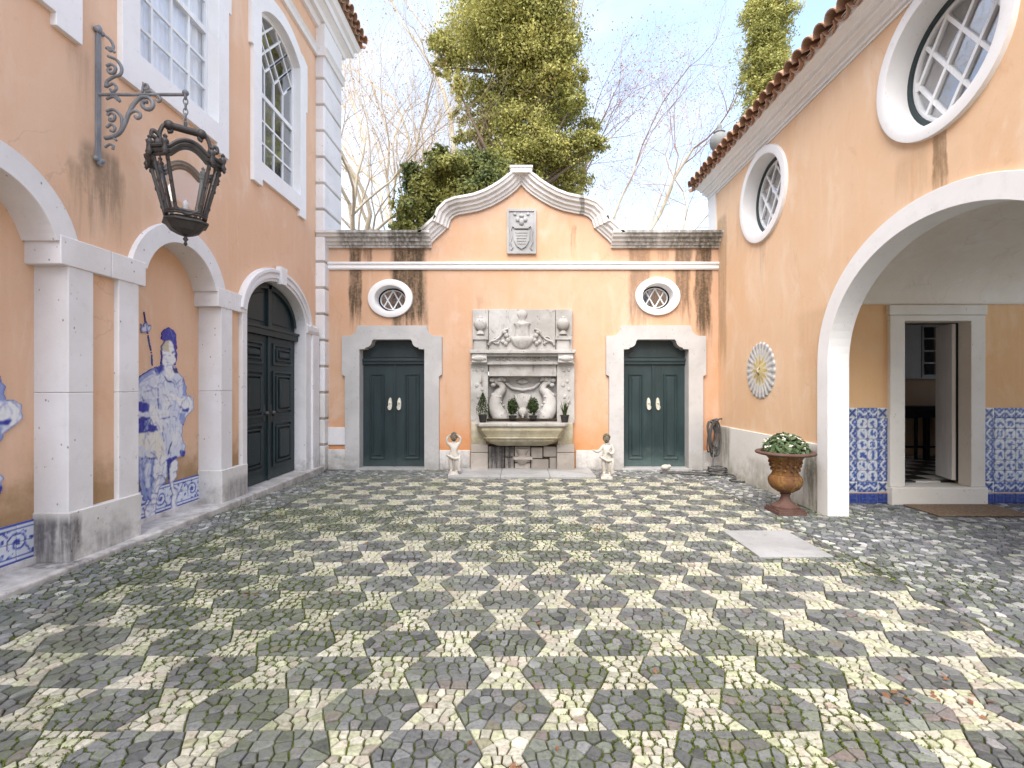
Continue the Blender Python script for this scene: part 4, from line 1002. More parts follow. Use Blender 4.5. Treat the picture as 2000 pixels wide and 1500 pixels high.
for s_ in (-1, 1):           # a pair of dolphins, heads down, tails up
    X_ = lambda dx: 1021 + s_ * dx
    mb = MB()
    blob(mb, [(X_(22), 818), (X_(32), 820), (X_(44), 814), (X_(52), 800), (X_(54), 784), (X_(48), 770), (X_(40), 760), (X_(44), 750), (X_(54), 745)], [.07, .13, .165, .16, .135, .10, .075, .055, .06], .05)
    for (dx, y, r_) in ((36, 806, .035), (60, 742, .05), (46, 741, .045), (58, 752, .04), (30, 822, .04), (40, 824, .05), (57, 808, .05), (60, 790, .045), (58, 772, .045)):
        u, v = qd(X_(dx), y, .08); ball(mb, FB(u, v, -.01), (r_ * 1.2, .04, r_), 8, 6)
    for (dx, y) in ((44, 775), (50, 782), (42, 786), (50, 796), (38, 792)):
        u, v = qd(X_(dx), y, .08); ball(mb, FB(u, v, .03), (.022, .022, .022), 7, 5)
    blob(mb, [(X_(66), 742), (X_(60), 740), (X_(50), 742), (X_(40), 740), (X_(34), 744)], [.02, .05, .06, .05, .02], .06)
    blob(mb, [(X_(34), 748), (X_(28), 752), (X_(20), 758), (X_(8), 760), (X_(0), 762)], [.02, .03, .03, .028, .028], .03)
    mb.build('dolphin', M['fount'], ft, smooth=True, angle=70)
mb = MB()
for k in range(-3, 4): blob(mb, [(1021 + k * 1.2, 800), (1021 + k * 3.0, 786), (1021 + k * 5.0, 768 + abs(k))], [.02, .035, .03], .03)
u, v = qd(1021, 806, .08); ball(mb, FB(u, v, -.05), (.09, .08, .09), 12, 8); tube(mb, [FB(u, 1.0, -.04), FB(u, .97, .10)], .022, 8); mb.build('shell', M['fount'], ft, smooth=True, angle=60)
mb = MB(); u, v = qd(1021, 745, .08); ball(mb, FB(u, v, -.10), (.12, .05, .05), 10, 7); mb.build('rosette', M['fount'], ft, smooth=True, angle=60)
# basin
mb = MB(); ZR = .888; bu = lambda x: PX(x, 8.4)
def ring(mbx, lv):
    vs_ = []; 
    for (u0, u1, z, d) in lv: vs_ += [FB(u0, z, .02), FB(u1, z, .02), FB(u1 - .0, z, d * .82), FB(u1 - .07, z, d), FB(u0 + .07, z, d), FB(u0, z, d * .82)]
    f = [tuple(range(6))]; n_ = len(lv)
    for i in range(n_ - 1): f += [(i * 6 + j, i * 6 + (j + 1) % 6, (i + 1) * 6 + (j + 1) % 6, (i + 1) * 6 + j) for j in range(6)]
    f.append(tuple((n_ - 1) * 6 + j for j in reversed(range(6)))); mbx.add(vs_, f)
uc = UC + .01
ring(mb, [(uc - .80, uc + .80, ZR, .52), (uc - .81, uc + .81, ZR - .02, .53), (uc - .81, uc + .81, ZR - .055, .53), (uc - .77, uc + .77, ZR - .075, .50)])
rim = mb.build('basin_rim', M['fount'], ft, bevel=.006)
mb = MB(); ring(mb, [(uc - .76, uc + .76, ZR - .076, .49), (uc - .76, uc + .76, ZR - .13, .49), (uc - .72, uc + .72, ZR - .20, .45), (uc - .68, uc + .68, ZR - .25, .43), (uc - .685, uc + .685, ZR - .275, .435), (uc - .64, uc + .64, ZR - .285, .40), (uc - .62, uc + .62, ZR - .33, .38), (uc - .55, uc + .55, ZR - .38, .30), (uc - .44, uc + .44, ZR - .43, .20)])
mb.build('basin', M['basin'], ft, bevel=.008)
mb = MB(); box(mb, FB, uc - .63, uc + .63, ZR + .001, ZR + .05, .022, .16); mb.build('planting_trough', M['soil'], ft)
mb = MB(); fbox(mb, 938, 1104, 868, 922, 0, .035); mb.build('dark_back_plate', M['soil'], ft)  # dark plate added behind the blocks to keep their gaps dark
bl = [(954, 985, 872, 921), (986, 1004, 872, 893), (986, 1004, 894, 921), (1005, 1036, 905, 921), (1037, 1060, 874, 896), (1061, 1088, 872, 893), (1037, 1072, 897, 921), (1073, 1088, 894, 921), (1005, 1036, 872, 904)]
for (a, b, c_, d_) in bl:
    mb = MB(); fbox(mb, a + .4, b - .4, c_, d_ - .7, -.05, .04 + .025 * cr.random()); mb.build('stone_block', M['block'], ft, bevel=.014)
mb = MB(); u, v = qd(1020, 905, .12); lathe(mb, [(.06, 0), (.10, .03), (.17, .10), (.10, .13), (.07, .16), (.10, .22), (.14, .28)], FB(u, v - .02, .06), 16, .7); fbox(mb, 1001, 1040, 893, 898, .03, .16); mb.build('pedestal', M['block'], ft, smooth=True, angle=40)
for (a, b) in ((-1.19, -.32), (-.316, .50), (.504, 1.27)):
    mb = MB(); wbox(mb, a, b, 8.05, 8.86, -.08, .035); mb.build('step_slab', M['slab'], ft, bevel=.010)

# ---------------------------------------------------------------- right building with the carriage arch
gate = thing('gatehouse', 'low apricot house on the right with round windows, clay eaves and a big white arch', 'house', (XR, 4.2, 0))
AC, AH, ASP, AB = 4.22, 1.64, 1.80, 1.41
OC = ((7.26, 4.37), (4.21, 4.385))
arch_h = lambda h, b, v0: [(AC - h, v0), (AC + h, v0)] + ell(AC, ASP, h, b, 40, 0, math.pi, False)
mb = MB(); plate(mb, FR, [rect(-6.0, 9.27, -.1, 5.14), arch_h(1.52, 1.29, -.05)] + [ell(u, v, .62, .62, 40) for (u, v) in OC], -.20, 0)
box(mb, FR, 9.07, 9.268, -.1, 5.14, -6, -.202); box(mb, FR, -6, -5.8, -.1, 5.14, -6, -.202)
mb.build('wall', M['gate'], gate)
mb = MB(); plate(mb, FR, [[(AC + 1.64, -.02), (AC + 1.64, ASP)] + ell(AC, ASP, 1.64, 1.41, 44, 0, math.pi, False)[1:-1] + [(AC - 1.64, ASP), (AC - 1.64, -.02), (AC - 1.44, -.02)] + ell(AC, ASP, 1.44, 1.21, 44, math.pi, 0, False) + [(AC + 1.44, -.02)]], -.205, .045)
mb.build('arch', M['trim'], gate, bevel=.012)
for (a, b) in ((AC + 1.645, 8.88), (-6, AC - 1.645)):
    mb = MB(); box(mb, FR, a, b, -.02, .815, -.02, .025); mb.build('dado', M['dado'], gate, bevel=.006)
mb = MB(); box(mb, FR, 8.95, 9.285, 4.2, 5.1, -.1, .03); mb.build('corner_strip', M['trim'], gate)
mb = MB(); sweep(mb, FR, [(-6, 5.09), (9.30, 5.09)], [(0, -.05), (0, .045), (.045, .045), (.045, .085), (.06, .085), (.075, .105), (.085, .14), (.125, .14), (.125, .185), (.14, .185), (.16, .20), (.175, .235), (.185, .27), (.24, .27), (.24, -.05)]); mb.build('cornice', M['trim'], gate)
mb = MB(); sweep(mb, FR, [(-6, 5.06), (9.28, 5.06)], [(0, -.01), (0, .02), (.028, .02), (.028, -.01)]); mb.build('fillet', M['trim'], gate)
mb = MB(); mb.add([FR(-6.3, 5.335, .30), FR(9.36, 5.335, .30), FR(9.36, 5.335, -6.3), FR(-6.3, 5.335, -6.3), FR(-3, 6.9, -3.0), FR(6.2, 6.9, -3.0)],
                  [(0, 1, 5, 4), (1, 2, 5), (2, 3, 4, 5), (3, 0, 4), (0, 3, 2, 1)]); mb.build('roof', M['clay'], gate)
eave(gate, XR - .37, 1, [3.3 + .2 * i for i in range(31)], 5.31, R(25))
mb = MB(); box(mb, FR, -6, 9.28, 5.325, 5.365, -.2, .285); mb.build('eaves_filler', M['vault'], gate)  # added strip that stops light leaking between cornice and tiles
# round windows
for (u, v) in OC:
    NN = 56; mb = MB()
    vs_ = [FR(*p, -.01) for p in ell(u, v, .69, .69, NN)] + [FR(*p, .04) for p in ell(u, v, .685, .685, NN)] + [FR(*p, .05) for p in ell(u, v, .60, .60, NN)] + [FR(*p, .04) for p in ell(u, v, .575, .575, NN)] + [FR(*p, -.20) for p in ell(u, v, .56, .56, NN)] + [FR(*p, -.21) for p in ell(u, v, .64, .64, NN)]
    mb.add(vs_, [(r_ * NN + i, r_ * NN + (i + 1) % NN, (r_ + 1) * NN + (i + 1) % NN, (r_ + 1) * NN + i) for r_ in range(5) for i in range(NN)])
    fr = mb.build('round_window', M['trim'], gate, smooth=True, angle=50)
    mb = MB(); plate(mb, FR, [ell(u, v, .57, .57, 48), ell(u, v, .515, .515, 48)], -.25, -.17); mb.build('frame', M['green2'], fr)
    mb = MB(); plate(mb, FR, [ell(u, v, .516, .516, 48), ell(u, v, .485, .485, 48)], -.24, -.19)
    latt(mb, FR, u, v, .486, .486, 1.45, (-.46, -.155, .155, .46) if u < 5 else (-.31, 0.0, .31), .016, -.235, -.20)
    mb.build('lattice', M['woodw'], fr)
    mb = MB(); plate(mb, FR, [ell(u, v, .52, .52, 40)], -.225, -.221); mb.build('pane', M['glass'], fr)
mb = MB(); box(mb, FR, 1.0, 9.06, 3.6, 5.1, -1.4, -1.3); mb.build('inner_wall', M['room'], gate)
# porch: far wall with door, near wall, vault
D0, D1 = PX(1762, YP), PX(1890, YP); ZD0, ZD1 = PZ(945, YP), PZ(628, YP)
mb = MB(); plate(mb, FP, [rect(XR + .2, 7.0, -.1, 3.6), rect(D0 - .06, D1 + .06, .05, ZD1 + .05)], -.25, 0)
mb.build('porch_wall', M['porch'], gate)
mb = MB(); plate(mb, lambda u, v, d: (u, 2.2 - d, v), [[(XR + .202, -.1), (XR + .75, -.1), (XR + .75, 2.55), (6.75, 2.55), (6.75, -.1), (7.0, -.1), (7.0, 3.6), (XR + .202, 3.6)]], 0, .25); mb.build('porch_wall', M['porch'], gate)  # unseen near wall, opened wide to let light onto the vault
mb = MB(); NV = 36; VC, VH, VS, VB = (6.3 + 2.2) / 2, (6.3 - 2.2) / 2, 2.62, .78
ar = [(VC + VH * math.cos(math.pi * i / NV), VS + VB * math.sin(math.pi * i / NV)) for i in range(NV + 1)]
vs_ = [(x, y_, z) for x in (XR + .203, 7.0) for (y_, z) in ar] + [(x, y_, z + .05) for x in (XR + .203, 7.0) for (y_, z) in ar]; m = NV + 1
mb.add(vs_, [(i, i + 1, m + i + 1, m + i) for i in range(NV)] + [(2 * m + i, 2 * m + i + 1, 3 * m + i + 1, 3 * m + i) for i in range(NV)]); mb.build('vault', M['vault'], gate, recalc=False, smooth=True)
mb = MB(); wbox(mb, XR + .2, 7.0, 1.95, 6.6, 3.62, 3.7); mb.build('upper_floor', M['room'], gate)
mb = MB(); sweep(mb, FP, [(XR + .2, 2.575), (7.0, 2.575)], [(0, 0), (0, .02), (.02, .035), (.05, .04), (.05, 0)]); mb.build('cornice', M['vault'], gate)
Fo0, Fo1, ZFT = PX(1733, YP), PX(1918, YP), PZ(597, YP)
mb = MB(); plate(mb, FP, [[(Fo0, ZD0 - .03), (D0, ZD0 - .03), (D0, ZD1), (D1, ZD1), (D1, ZD0 - .03), (Fo1, ZD0 - .03), (Fo1, ZFT - .13), (Fo0, ZFT - .13)]], -.14, .05); ds = mb.build('door_surround', M['porchstone'], gate, bevel=.008)
mb = MB(); box(mb, FP, Fo0 - .015, Fo1 + .015, ZFT - .128, ZFT, -.1, .062); mb.build('lintel', M['porchstone'], ds, bevel=.008)
mb = MB(); box(mb, FP, Fo0, Fo1, -.03, ZD0 - .032, -.28, .085); mb.build('door_step', M['porchstone'], ds, bevel=.010)
mb = MB(); P2 = [Vector((5.735, 6.455)), Vector((5.775, 6.44)), Vector((5.893, 6.84)), Vector((5.853, 6.85))]
vs_ = [(p.x, p.y, z) for z in (ZD0 + .02, ZD1 - .01) for p in P2]
mb.add(vs_, [(0, 1, 2, 3), (4, 7, 6, 5), (0, 4, 5, 1), (1, 5, 6, 2), (2, 6, 7, 3), (3, 7, 4, 0)]); lf = mb.build('door_leaf', M['woodw'], gate, bevel=.005)
lf['label'] = 'white door leaf standing open inside the porch doorway'
mb = MB(); box(mb, FP, D1 - .028, D1 + .03, ZD0, ZD1, -.20, -.142); mb.build('door_frame', M['green'], gate)
# room behind the open door
mb = MB(); wbox(mb, 4.0, 9.4, 6.55, 9.3, .10, ZD0 - .012); mb.build('room_floor', M['chequer'], gate)
mb = MB(); wbox(mb, 3.9, 9.5, 9.3, 9.4, 0, 3.3); wbox(mb, 3.88, 3.98, 6.56, 9.3, 0, 3.3); wbox(mb, 9.4, 9.5, 6.56, 7.2, 0, 3.3); wbox(mb, 9.4, 9.5, 8.1, 9.3, 0, 3.3); wbox(mb, 9.4, 9.5, 7.2, 8.1, 0, 1.6); wbox(mb, 9.4, 9.5, 7.2, 8.1, 2.5, 3.3); wbox(mb, 3.9, 9.5, 6.551, 9.4, 3.3, 3.4); wbox(mb, 7.0, 9.5, 6.45, 6.55, 0, 3.3); mb.build('room_wall', M['room'], gate)  # unseen opening in the right wall added to let daylight in

table = thing('kitchen_table', 'dark topped table on thin legs seen through the open porch doorway', 'table', (7.2, 8.6, ZD0))
mb = MB(); wbox(mb, 6.3, 8.4, 8.35, 8.9, 1.10, 1.17); mb.build('table_top', M['dark'], table, bevel=.004)
mb = MB(); wbox(mb, 6.35, 8.35, 8.37, 8.39, .98, 1.098); mb.build('apron', M['dark'], table)
for (x, y_, r_) in ((6.86, 8.42, .016), (7.04, 8.42, .034), (8.3, 8.42, .03), (6.35, 8.85, .02), (7.6, 8.85, .02)):
    mb = MB(); wbox(mb, x - r_, x + r_, y_ - r_, y_ + r_, ZD0, 1.098); mb.build('leg', M['dark'], table)
mb = MB(); wbox(mb, 6.35, 8.3, 8.40, 8.44, .46, .49); mb.build('rail', M['dark'], table)
cab = thing('wall_cabinet', 'pale wall cabinet with a dark glazed door above the dark table in the room', 'cabinet', (7.2, 9.1, 1.66))
mb = MB(); wbox(mb, 6.6, 8.6, 8.98, 9.28, 1.66, 2.66); mb.build('carcass', M['woodw'], cab, bevel=.006)
for k in range(4):
    for x0 in (7.47, 7.66):
        mb = MB(); wbox(mb, x0, x0 + .17, 8.968, 8.978, 1.74 + .225 * k, 1.94 + .225 * k); mb.build('pane', M['dark'], cab)
for x0 in (7.0, 7.42):
    mb = MB(); wbox(mb, x0 - .004, x0 + .004, 8.972, 8.979, 1.68, 2.64); mb.build('door_gap', M['dark'], cab)

# blue and white wall tiles of the porch
Wt, Bl, Lb, Db = np.array((.64, .66, .69)), np.array((.045, .085, .31)), np.array((.30, .38, .56)), np.array((.02, .036, .17))
def tile_paint(kind, seed):
    r_ = random.Random(seed); ph = [r_.uniform(0, 6.28) for _ in range(6)]; fr_ = [r_.choice((1, 2, 2, 3)) for _ in range(4)]; cx, cy = r_.uniform(.35, .65), r_.uniform(.35, .65)
    def f(u, v, a, b):
        x, y = a - .5, b - .5; r0 = math.hypot(x, y); an = math.atan2(y, x)
        if kind == 'base': return Db * 1.2 if abs(math.sin(9 * x + ph[0]) * math.sin(8 * y + ph[1])) > .25 else Bl
        if kind == 'corner': return Db if (abs(x) - abs(y)) ** 2 < .02 and r0 < .55 else (Wt if r0 > .33 else Lb)
        if kind == 'edge':
            k = math.sin(2 * math.pi * a + ph[0] * .3) * .25
            if abs(y - k * .6) < .10: return Wt
            return Bl if math.sin(13 * x + ph[1]) * math.sin(12 * y + ph[2]) > -.25 else Lb
        if kind == 'edgev':
            k = math.sin(2 * math.pi * b + ph[0] * .3) * .25
            if abs(x - k * .6) < .10: return Wt
            return Bl if math.sin(13 * x + ph[1]) * math.sin(12 * y + ph[2]) > -.25 else Lb
        s_ = 0.62 + .45 * math.sin(11 * x + ph[4]) * math.sin(10 * y + ph[5]) + 1.3 - 4.6 * r0 * (1 + .35 * math.sin(fr_[3] * 2 * an + ph[3])) + .35 * (math.sin(fr_[0] * 5 * x + ph[0]) + math.sin(fr_[1] * 5 * y + ph[1]) + math.sin(fr_[2] * 4 * (x + y) + ph[2]) + .8 * math.sin(fr_[3] * an + ph[3] + 6 * r0))
        if kind == 'ring' and .20 < r0 < .30: return Bl
        if abs(x) + abs(y) > .80: return Bl
        if abs(x) + abs(y) > .74: return Lb
        if s_ > 1.15: return Bl
        if s_ > .70: return Lb
        if -.25 < s_ < .10 and r0 < .45: return np.array((.45, .50, .58))
        return Wt
    return f
TS = .1365
for (u_start, ncol, left) in ((3.842, 7, True), (PX(1919, YP) + .004, 13, False)):
    TU = (Fo0 - .002 - 3.842) / 7 if left else TS
    for j in range(9):
        for i in range(ncol):
            u0 = u_start + i * TU; first = i == 0 or (left and i == 3); last = left and i == 6
            kind = 'base' if j == 0 else 'corner' if (j in (1, 8) and (first or last)) else 'edge' if j in (1, 8) else 'edgev' if (first or last or (not left and i == 3 and False)) else ('ring' if (i * 7 + j * 3) % 5 == 0 else 'scene')
            tile_obj('tile', FP, u0, .0 + j * TS + (.012 if j else 0), TU, TS, .001, tile_paint(kind, i * 31 + j * 7 + (0 if left else 500)), gate, 10, .0022, .010)

# ---------------------------------------------------------------- painted tile figures in the niches (flat cut-out tiles)
ZA = lambda P: [(262 + x / 6.52, 600 + y / 6.52) for (x, y) in P]
ZB = lambda P: [(262 + x / 6.52, 800 + y / 6.52) for (x, y) in P]
def to_uv(P): return [(3.88 * 950 / (1015 - x), 1.5 + (757 - y) * 3.88 / (1015 - x)) for (x, y) in P]
CW, CL, CM, CB, CD = (.68, .69, .72), (.52, .56, .67), (.24, .30, .56), (.05, .08, .36), (.02, .035, .20)
CO, CC = (.50, .44, .30), (.66, .63, .55)
layers = [('p', ZA([(60, 880), (220, 780), (360, 735), (500, 740), (560, 850), (610, 890), (645, 980), (660, 1120), (740, 1160), (745, 1290), (700, 1345), (650, 1400), (620, 1500), (-40, 1500), (-60, 1200), (0, 980)]), CL),
    ('p', ZB([(-60, 0), (620, 0), (600, 200), (600, 380), (640, 470), (640, 560), (600, 600), (530, 610), (420, 700), (400, 900), (300, 1010), (270, 1160), (210, 1160), (110, 1150), (60, 1000), (20, 600), (-60, 420)]), CL),
    ('p', ZB([(250, 615), (395, 590), (390, 740), (330, 880), (295, 1000), (275, 1160), (255, 1290), (262, 1400), (150, 1445), (112, 1290), (190, 1160), (235, 960)]), CW),
    ('p', ZB([(440, 690), (530, 615), (545, 720), (525, 860), (490, 910), (490, 1000), (545, 1020), (545, 1130), (510, 1190), (570, 1245), (520, 1325), (455, 1310), (455, 1200), (470, 1080), (430, 890)]), CW),
    ('p', ZA([(345, 400), (335, 330), (380, 280), (430, 262), (490, 290), (522, 370), (528, 500), (535, 600), (522, 735), (485, 705), (500, 600), (482, 480), (440, 425), (380, 435)]), CB),
    ('p', ZA([(345, 480), (380, 430), (440, 420), (490, 480), (505, 570), (430, 572), (338, 552)]), CO), ('p', ZA([(430, 430), (480, 470), (505, 570), (450, 575), (430, 520)]), CW),
    ('p', ZA([(335, 556), (440, 572), (500, 580), (512, 690), (470, 765), (400, 765), (345, 745), (338, 640)]), CW),
    ('p', ZA([(372, 750), (482, 755), (500, 860), (440, 920), (385, 870)]), CW), ('p', ZA([(470, 740), (530, 790), (545, 850), (490, 830)]), CD),
    ('p', ZA([(60, 880), (220, 780), (360, 735), (375, 800), (300, 870), (200, 860), (110, 920), (20, 1010)]), CM), ('p', ZA([(230, 790), (350, 740), (360, 790), (290, 860)]), CB),
    ('p', ZA([(600, 890), (640, 960), (655, 1140), (600, 1130), (610, 1000)]), CM),
    ('p', ZA([(330, 1010), (480, 980), (540, 1060), (560, 1200), (540, 1500), (330, 1500), (270, 1300), (310, 1100)]), CL), ('p', ZA([(350, 1040), (430, 1020), (450, 1160), (440, 1380), (360, 1400), (330, 1200)]), (.57, .60, .69)),
    ('p', ZA([(430, 1110), (480, 1075), (560, 1160), (640, 1160), (690, 1125), (740, 1170), (745, 1290), (700, 1340), (620, 1320), (570, 1240), (480, 1190)]), CW),
    ('p', ZA([(560, 1240), (620, 1290), (690, 1290), (680, 1330), (620, 1340)]), CB), ('p', ZA([(560, 1340), (640, 1360), (620, 1500), (560, 1500)]), CM),
    ('p', ZA([(-40, 1200), (80, 1200), (190, 1250), (160, 1340), (60, 1330), (-40, 1300)]), CB),
    ('p', ZB([(-60, 100), (180, 95), (265, 160), (300, 270), (100, 300), (-60, 300)]), CB), ('p', ZB([(120, 140), (190, 120), (160, 260), (110, 280)]), CM),
    ('p', ZA([(175, 1235), (255, 1260), (320, 1400), (350, 1500), (200, 1500)]), CW), ('p', ZB([(190, 0), (330, 0), (345, 150), (355, 300), (300, 285), (268, 140)]), CW),
    ('p', ZB([(170, 285), (305, 280), (370, 470), (392, 600), (250, 625), (60, 590), (20, 480), (60, 300)]), CC), ('p', ZB([(20, 450), (120, 480), (260, 600), (80, 590)]), CL),
    ('p', ZB([(345, 110), (450, 90), (560, 60), (575, 300), (580, 480), (560, 590), (500, 610), (430, 560), (390, 560), (370, 440), (350, 280)]), CL), ('p', ZB([(450, 250), (560, 200), (570, 420), (520, 480), (460, 400)]), (.60, .62, .69)),
    ('p', ZB([(20, 600), (250, 625), (235, 760), (220, 1000), (200, 1160), (115, 1150), (70, 940)]), CM), ('p', ZB([(120, 700), (200, 680), (180, 1000), (130, 1000)]), CL),
    ('p', ZB([(390, 640), (500, 590), (540, 600), (450, 690), (410, 720)]), CB), ('p', ZB([(570, 520), (640, 530), (635, 590), (580, 600)]), CB)]
S = lambda P, w_, c: ('s', P, w_, c)
layers += [S(ZA([(330, 740), (345, 640), (338, 560)]), 10, CB), S(ZA([(340, 552), (430, 570)]), 10, CL), S(ZA([(355, 610), (395, 605)]), 12, CB), S(ZA([(420, 615), (450, 620)]), 10, CM), S(ZA([(385, 700), (440, 705)]), 10, CM), S(ZA([(400, 640), (390, 675)]), 8, CL), S(ZA([(520, 480), (515, 640)]), 14, CD), S(ZA([(370, 310), (420, 380)]), 10, CD), S(ZA([(450, 290), (480, 380)]), 10, CM),
    S(ZA([(375, 880), (410, 940), (470, 950)]), 20, CD), S(ZA([(320, 870), (290, 1000), (300, 1280)]), 14, CB), S(ZA([(280, 1170), (300, 1290)]), 20, CD), S(ZA([(160, 1000), (250, 1040)]), 14, CB), S(ZA([(110, 1080), (200, 1060)]), 14, CB), S(ZA([(100, 950), (190, 900)]), 12, CM), S(ZA([(110, 1180), (230, 1180)]), 10, CM), S(ZA([(80, 1010), (60, 1180)]), 12, CM), S(ZA([(180, 920), (270, 880), (290, 960), (240, 1020)]), 16, CW),
    S(ZA([(330, 1420), (440, 1400)]), 12, CB), S(ZA([(440, 1080), (450, 1250), (430, 1400)]), 8, CM), S(ZA([(480, 1190), (560, 1250), (540, 1420)]), 8, CM), S(ZA([(350, 1120), (390, 1200), (380, 1320)]), 7, CM), S(ZA([(560, 900), (590, 1130)]), 12, CW), S(ZA([(500, 1010), (540, 1140)]), 9, CM),
    S(ZA([(690, 1140), (730, 1200), (720, 1300)]), 8, CB), S(ZA([(660, 1150), (690, 1230), (670, 1290)]), 8, CM), S(ZA([(580, 1200), (650, 1270)]), 8, CL), S(ZA([(250, 1260), (330, 1460)]), 8, CM), S(ZA([(185, 1300), (270, 1500)]), 7, CL),
    S(ZB([(120, 600), (190, 625), (260, 615)]), 22, CD), S(ZB([(470, 410), (440, 480), (420, 570)]), 24, CD), S(ZB([(380, 300), (400, 430), (390, 560)]), 12, CM), S(ZB([(450, 130), (440, 260), (460, 330)]), 9, CM), S(ZB([(520, 100), (510, 300)]), 9, CM), S(ZB([(345, 290), (365, 400)]), 14, CB), S(ZB([(360, 120), (440, 95)]), 12, CB), S(ZB([(600, 420), (590, 560)]), 12, CM), S(ZB([(560, 350), (600, 470)]), 9, CM), S(ZB([(130, 300), (125, 370)]), 16, CM), S(ZB([(180, 530), (230, 520)]), 9, CL),
    S(ZB([(90, 620), (100, 760)]), 26, CB), S(ZB([(230, 660), (200, 860)]), 12, CB), S(ZB([(130, 640), (190, 780)]), 9, CW), S(ZB([(100, 900), (150, 1040)]), 14, CB), S(ZB([(150, 1100), (190, 1150)]), 18, CB), S(ZB([(60, 130), (140, 180), (100, 260)]), 14, CD), S(ZB([(200, 120), (240, 220)]), 14, CD),
    S(ZB([(380, 640), (340, 820), (300, 960)]), 9, CM), S(ZB([(280, 760), (260, 900)]), 9, CL), S(ZB([(240, 880), (235, 1000)]), 14, CM), S(ZB([(210, 1060), (280, 1070)]), 14, CB), S(ZB([(200, 1130), (270, 1140)]), 14, CM), S(ZB([(180, 1210), (250, 1200)]), 14, CB), S(ZB([(150, 1290), (250, 1290)]), 12, CM), S(ZB([(150, 1380), (170, 1430), (250, 1410)]), 14, CB), S(ZB([(205, 1150), (200, 1280)]), 12, CM),
    S(ZB([(430, 720), (440, 880)]), 14, CM), S(ZB([(500, 720), (490, 860)]), 8, CL), S(ZB([(490, 1000), (540, 1030)]), 14, CM), S(ZB([(480, 1090), (540, 1080)]), 14, CM), S(ZB([(520, 1020), (530, 1130)]), 12, CB), S(ZB([(470, 1220), (480, 1310)]), 14, CM), S(ZB([(540, 1250), (500, 1310)]), 22, CD),
    ('p', ZA([(75, 215), (110, 250), (130, 180), (145, 190), (165, 245), (205, 215), (205, 270), (180, 310), (150, 320), (90, 322), (70, 280)]), CL), S(ZA([(118, 60), (128, 130), (142, 200)]), 12, CD), S(ZA([(140, 190), (150, 310)]), 18, CB), S(ZA([(85, 290), (120, 310)]), 12, CM), S(ZA([(165, 320), (185, 450), (215, 600), (222, 740)]), 9, CM)]
